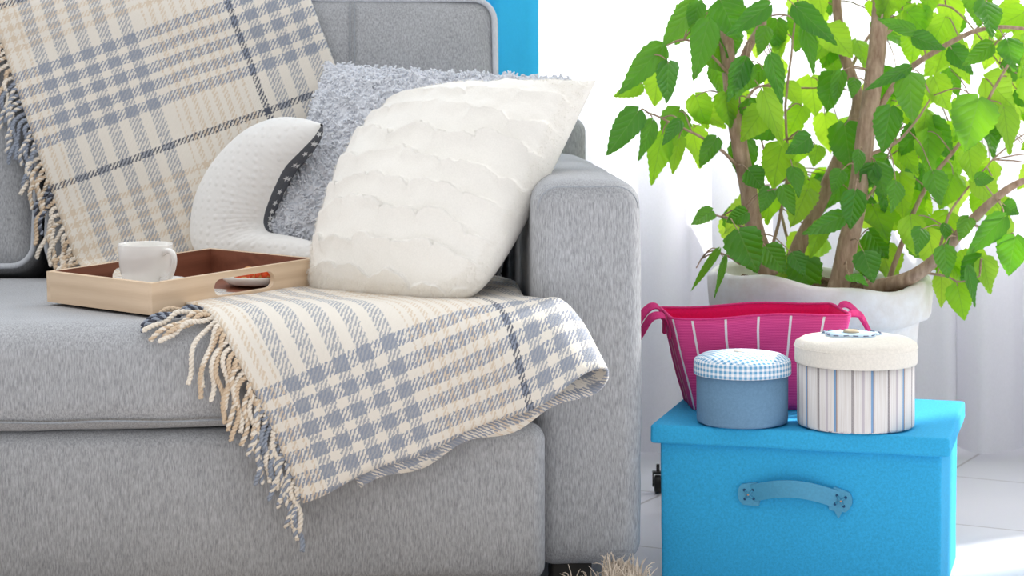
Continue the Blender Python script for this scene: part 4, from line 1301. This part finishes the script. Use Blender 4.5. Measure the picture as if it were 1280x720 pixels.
# ------------------------------------------------------------------ rug and caster
rug = thing('shag_rug', 'beige shaggy rug with long pile on the floor in front of the sofa', 'rug', (-0.4, 2.85, 0))
rb = bmesh.new(); ring = []; rr_ = random.Random(3)
outl = []
for k in range(64):
    a = 2 * PI * k / 64; ca, sa = math.cos(a), math.sin(a)
    rx = 0.64 * math.copysign(abs(ca) ** 0.5, ca); ry = 0.27 * math.copysign(abs(sa) ** 0.5, sa)
    outl.append((-0.40 + rx + rr_.uniform(-.008, .008), 2.80 + ry + rr_.uniform(-.008, .008)))
lo_ = [rb.verts.new((x, y, 0.0)) for x, y in outl]; hi_ = [rb.verts.new((x, y, 0.008)) for x, y in outl]
rb.faces.new(lo_[::-1]); rb.faces.new(hi_)
for k in range(64): rb.faces.new((lo_[k], lo_[(k + 1) % 64], hi_[(k + 1) % 64], hi_[k]))
part('rug_backing', rb, M['rug'], rug, smooth=False)
pb = bmesh.new()
def tuft(x, y, h, n, sp=1.0):
    for _ in range(n):
        p = Vector((x + rr_.gauss(0, .006), y + rr_.gauss(0, .006), 0.007)); dx, dy = sp * rr_.gauss(0, .22), sp * rr_.gauss(0, .2)
        pts = [p, p + Vector((dx * .25, dy * .25, .5)) * h, p + Vector((dx * .7, dy * .7, .85)) * h, p + Vector((dx * 1.2, dy * 1.2, rr_.uniform(.8, 1.05))) * h]
        tube(pb, catmull(pts, 2), [0.0011, .0011, .0011, .001, .0009, .0007, .0004], 3, cap=False)
for _ in range(900):
    k = rr_.random(); a = rr_.uniform(0, 2 * PI)
    ca, sa = math.cos(a), math.sin(a); f = 0.97 * math.sqrt(rr_.random())
    x = -0.40 + 0.64 * f * math.copysign(abs(ca) ** 0.5, ca); y = 2.80 + 0.27 * f * math.copysign(abs(sa) ** 0.5, sa)
    tuft(x, y, rr_.uniform(0.035, 0.055), 4)
for _ in range(60): tuft(rr_.uniform(0.135, 0.180), rr_.uniform(3.02, 3.10), rr_.uniform(0.055, 0.082), 5, 0.5)
for _ in range(12): tuft(rr_.uniform(0.085, 0.14), rr_.uniform(3.05, 3.10), rr_.uniform(0.045, 0.062), 3)
o = part('pile', pb, M['rug'], rug); o['kind'] = 'stuff'

cas = thing('caster_wheel', 'small black caster wheel on the floor between sofa arm and turquoise box', 'wheel', (0.2655, 3.93, 0)); cas.scale = (0.62, 0.62, 0.62)
wb_ = lathe([(0.004, -0.011), (0.020, -0.011), (0.026, -0.008), (0.027, 0), (0.026, 0.008), (0.020, 0.011), (0.004, 0.011)], 28)
wb_.transform(Matrix.Translation((0, 0, 0.027)) @ Matrix.Rotation(R(90), 4, 'Y'))
part('wheel', wb_, M['leg'], cas, world=False)
fk = bmesh.new(); box_bm(-0.016, -0.0125, -0.008, 0.008, 0.02, 0.062, fk); box_bm(0.0125, 0.016, -0.008, 0.008, 0.02, 0.062, fk); box_bm(-0.016, 0.016, -0.012, 0.012, 0.058, 0.064, fk)
tube(fk, [Vector((-0.016, 0, 0.027)), Vector((0.016, 0, 0.027))], 0.004, 8); tube(fk, [Vector((0, 0, 0.062)), Vector((0, 0, 0.085))], 0.005, 8)
part('fork', fk, M['leg'], cas, world=False, smooth=False)

# ------------------------------------------------------------------ light
wd_ = bpy.data.worlds.new('daylight'); scene.world = wd_; wd_.use_nodes = True
nt = wd_.node_tree; bg = nt.nodes['Background']
tc = nt.nodes.new('ShaderNodeTexCoord'); sx = nt.nodes.new('ShaderNodeSeparateXYZ'); nt.links.new(tc.outputs['Generated'], sx.inputs[0])
mr = nt.nodes.new('ShaderNodeMapRange'); mr.inputs['From Min'].default_value = -0.05; mr.inputs['From Max'].default_value = 0.55
mr.inputs['To Min'].default_value = 0.60; mr.inputs['To Max'].default_value = 4.2
nt.links.new(sx.outputs[1], mr.inputs['Value']); m2 = nt.nodes.new('ShaderNodeMath'); m2.operation = 'MULTIPLY_ADD'; m2.use_clamp = False
m3 = nt.nodes.new('ShaderNodeMath'); m3.operation = 'MAXIMUM'; m3.inputs[1].default_value = 0.0
nt.links.new(sx.outputs[2], m3.inputs[0]); nt.links.new(m3.outputs[0], m2.inputs[0]); m2.inputs[1].default_value = 0.56
nt.links.new(mr.outputs[0], m2.inputs[2]); nt.links.new(m2.outputs[0], bg.inputs['Strength'])
bg.inputs['Color'].default_value = (0.97, 0.985, 1.0, 1)
sd = bpy.data.lights.new('sun', 'SUN'); sd.energy = 8.0; sd.angle = R(1.5); sd.color = (1, 0.97, 0.92)
so = bpy.data.objects.new('sun', sd); C.objects.link(so)
dirv = Vector((-0.74, -0.45, -0.50)).normalized()
so.rotation_euler = dirv.to_track_quat('-Z', 'Y').to_euler(); so.location = (3, 6, 4)

# ------------------------------------------------------------------ camera
cd = bpy.data.cameras.new('camera'); cam = bpy.data.objects.new('camera', cd); C.objects.link(cam)
cd.sensor_width = 36.0; cd.lens = F / 1280 * 36.0
cam.location = (0, 0, CH); cam.rotation_euler = (R(90), 0, 0)
cd.shift_y = -(360 - HY) / 1280
cd.dof.use_dof = True; cd.dof.focus_distance = 3.2; cd.dof.aperture_fstop = 9.0
scene.camera = cam
vs_ = scene.view_settings; vs_.view_transform = 'Standard'; vs_.look = 'None'; vs_.exposure = 0.0; vs_.gamma = 1.0; vs_.use_curve_mapping = False
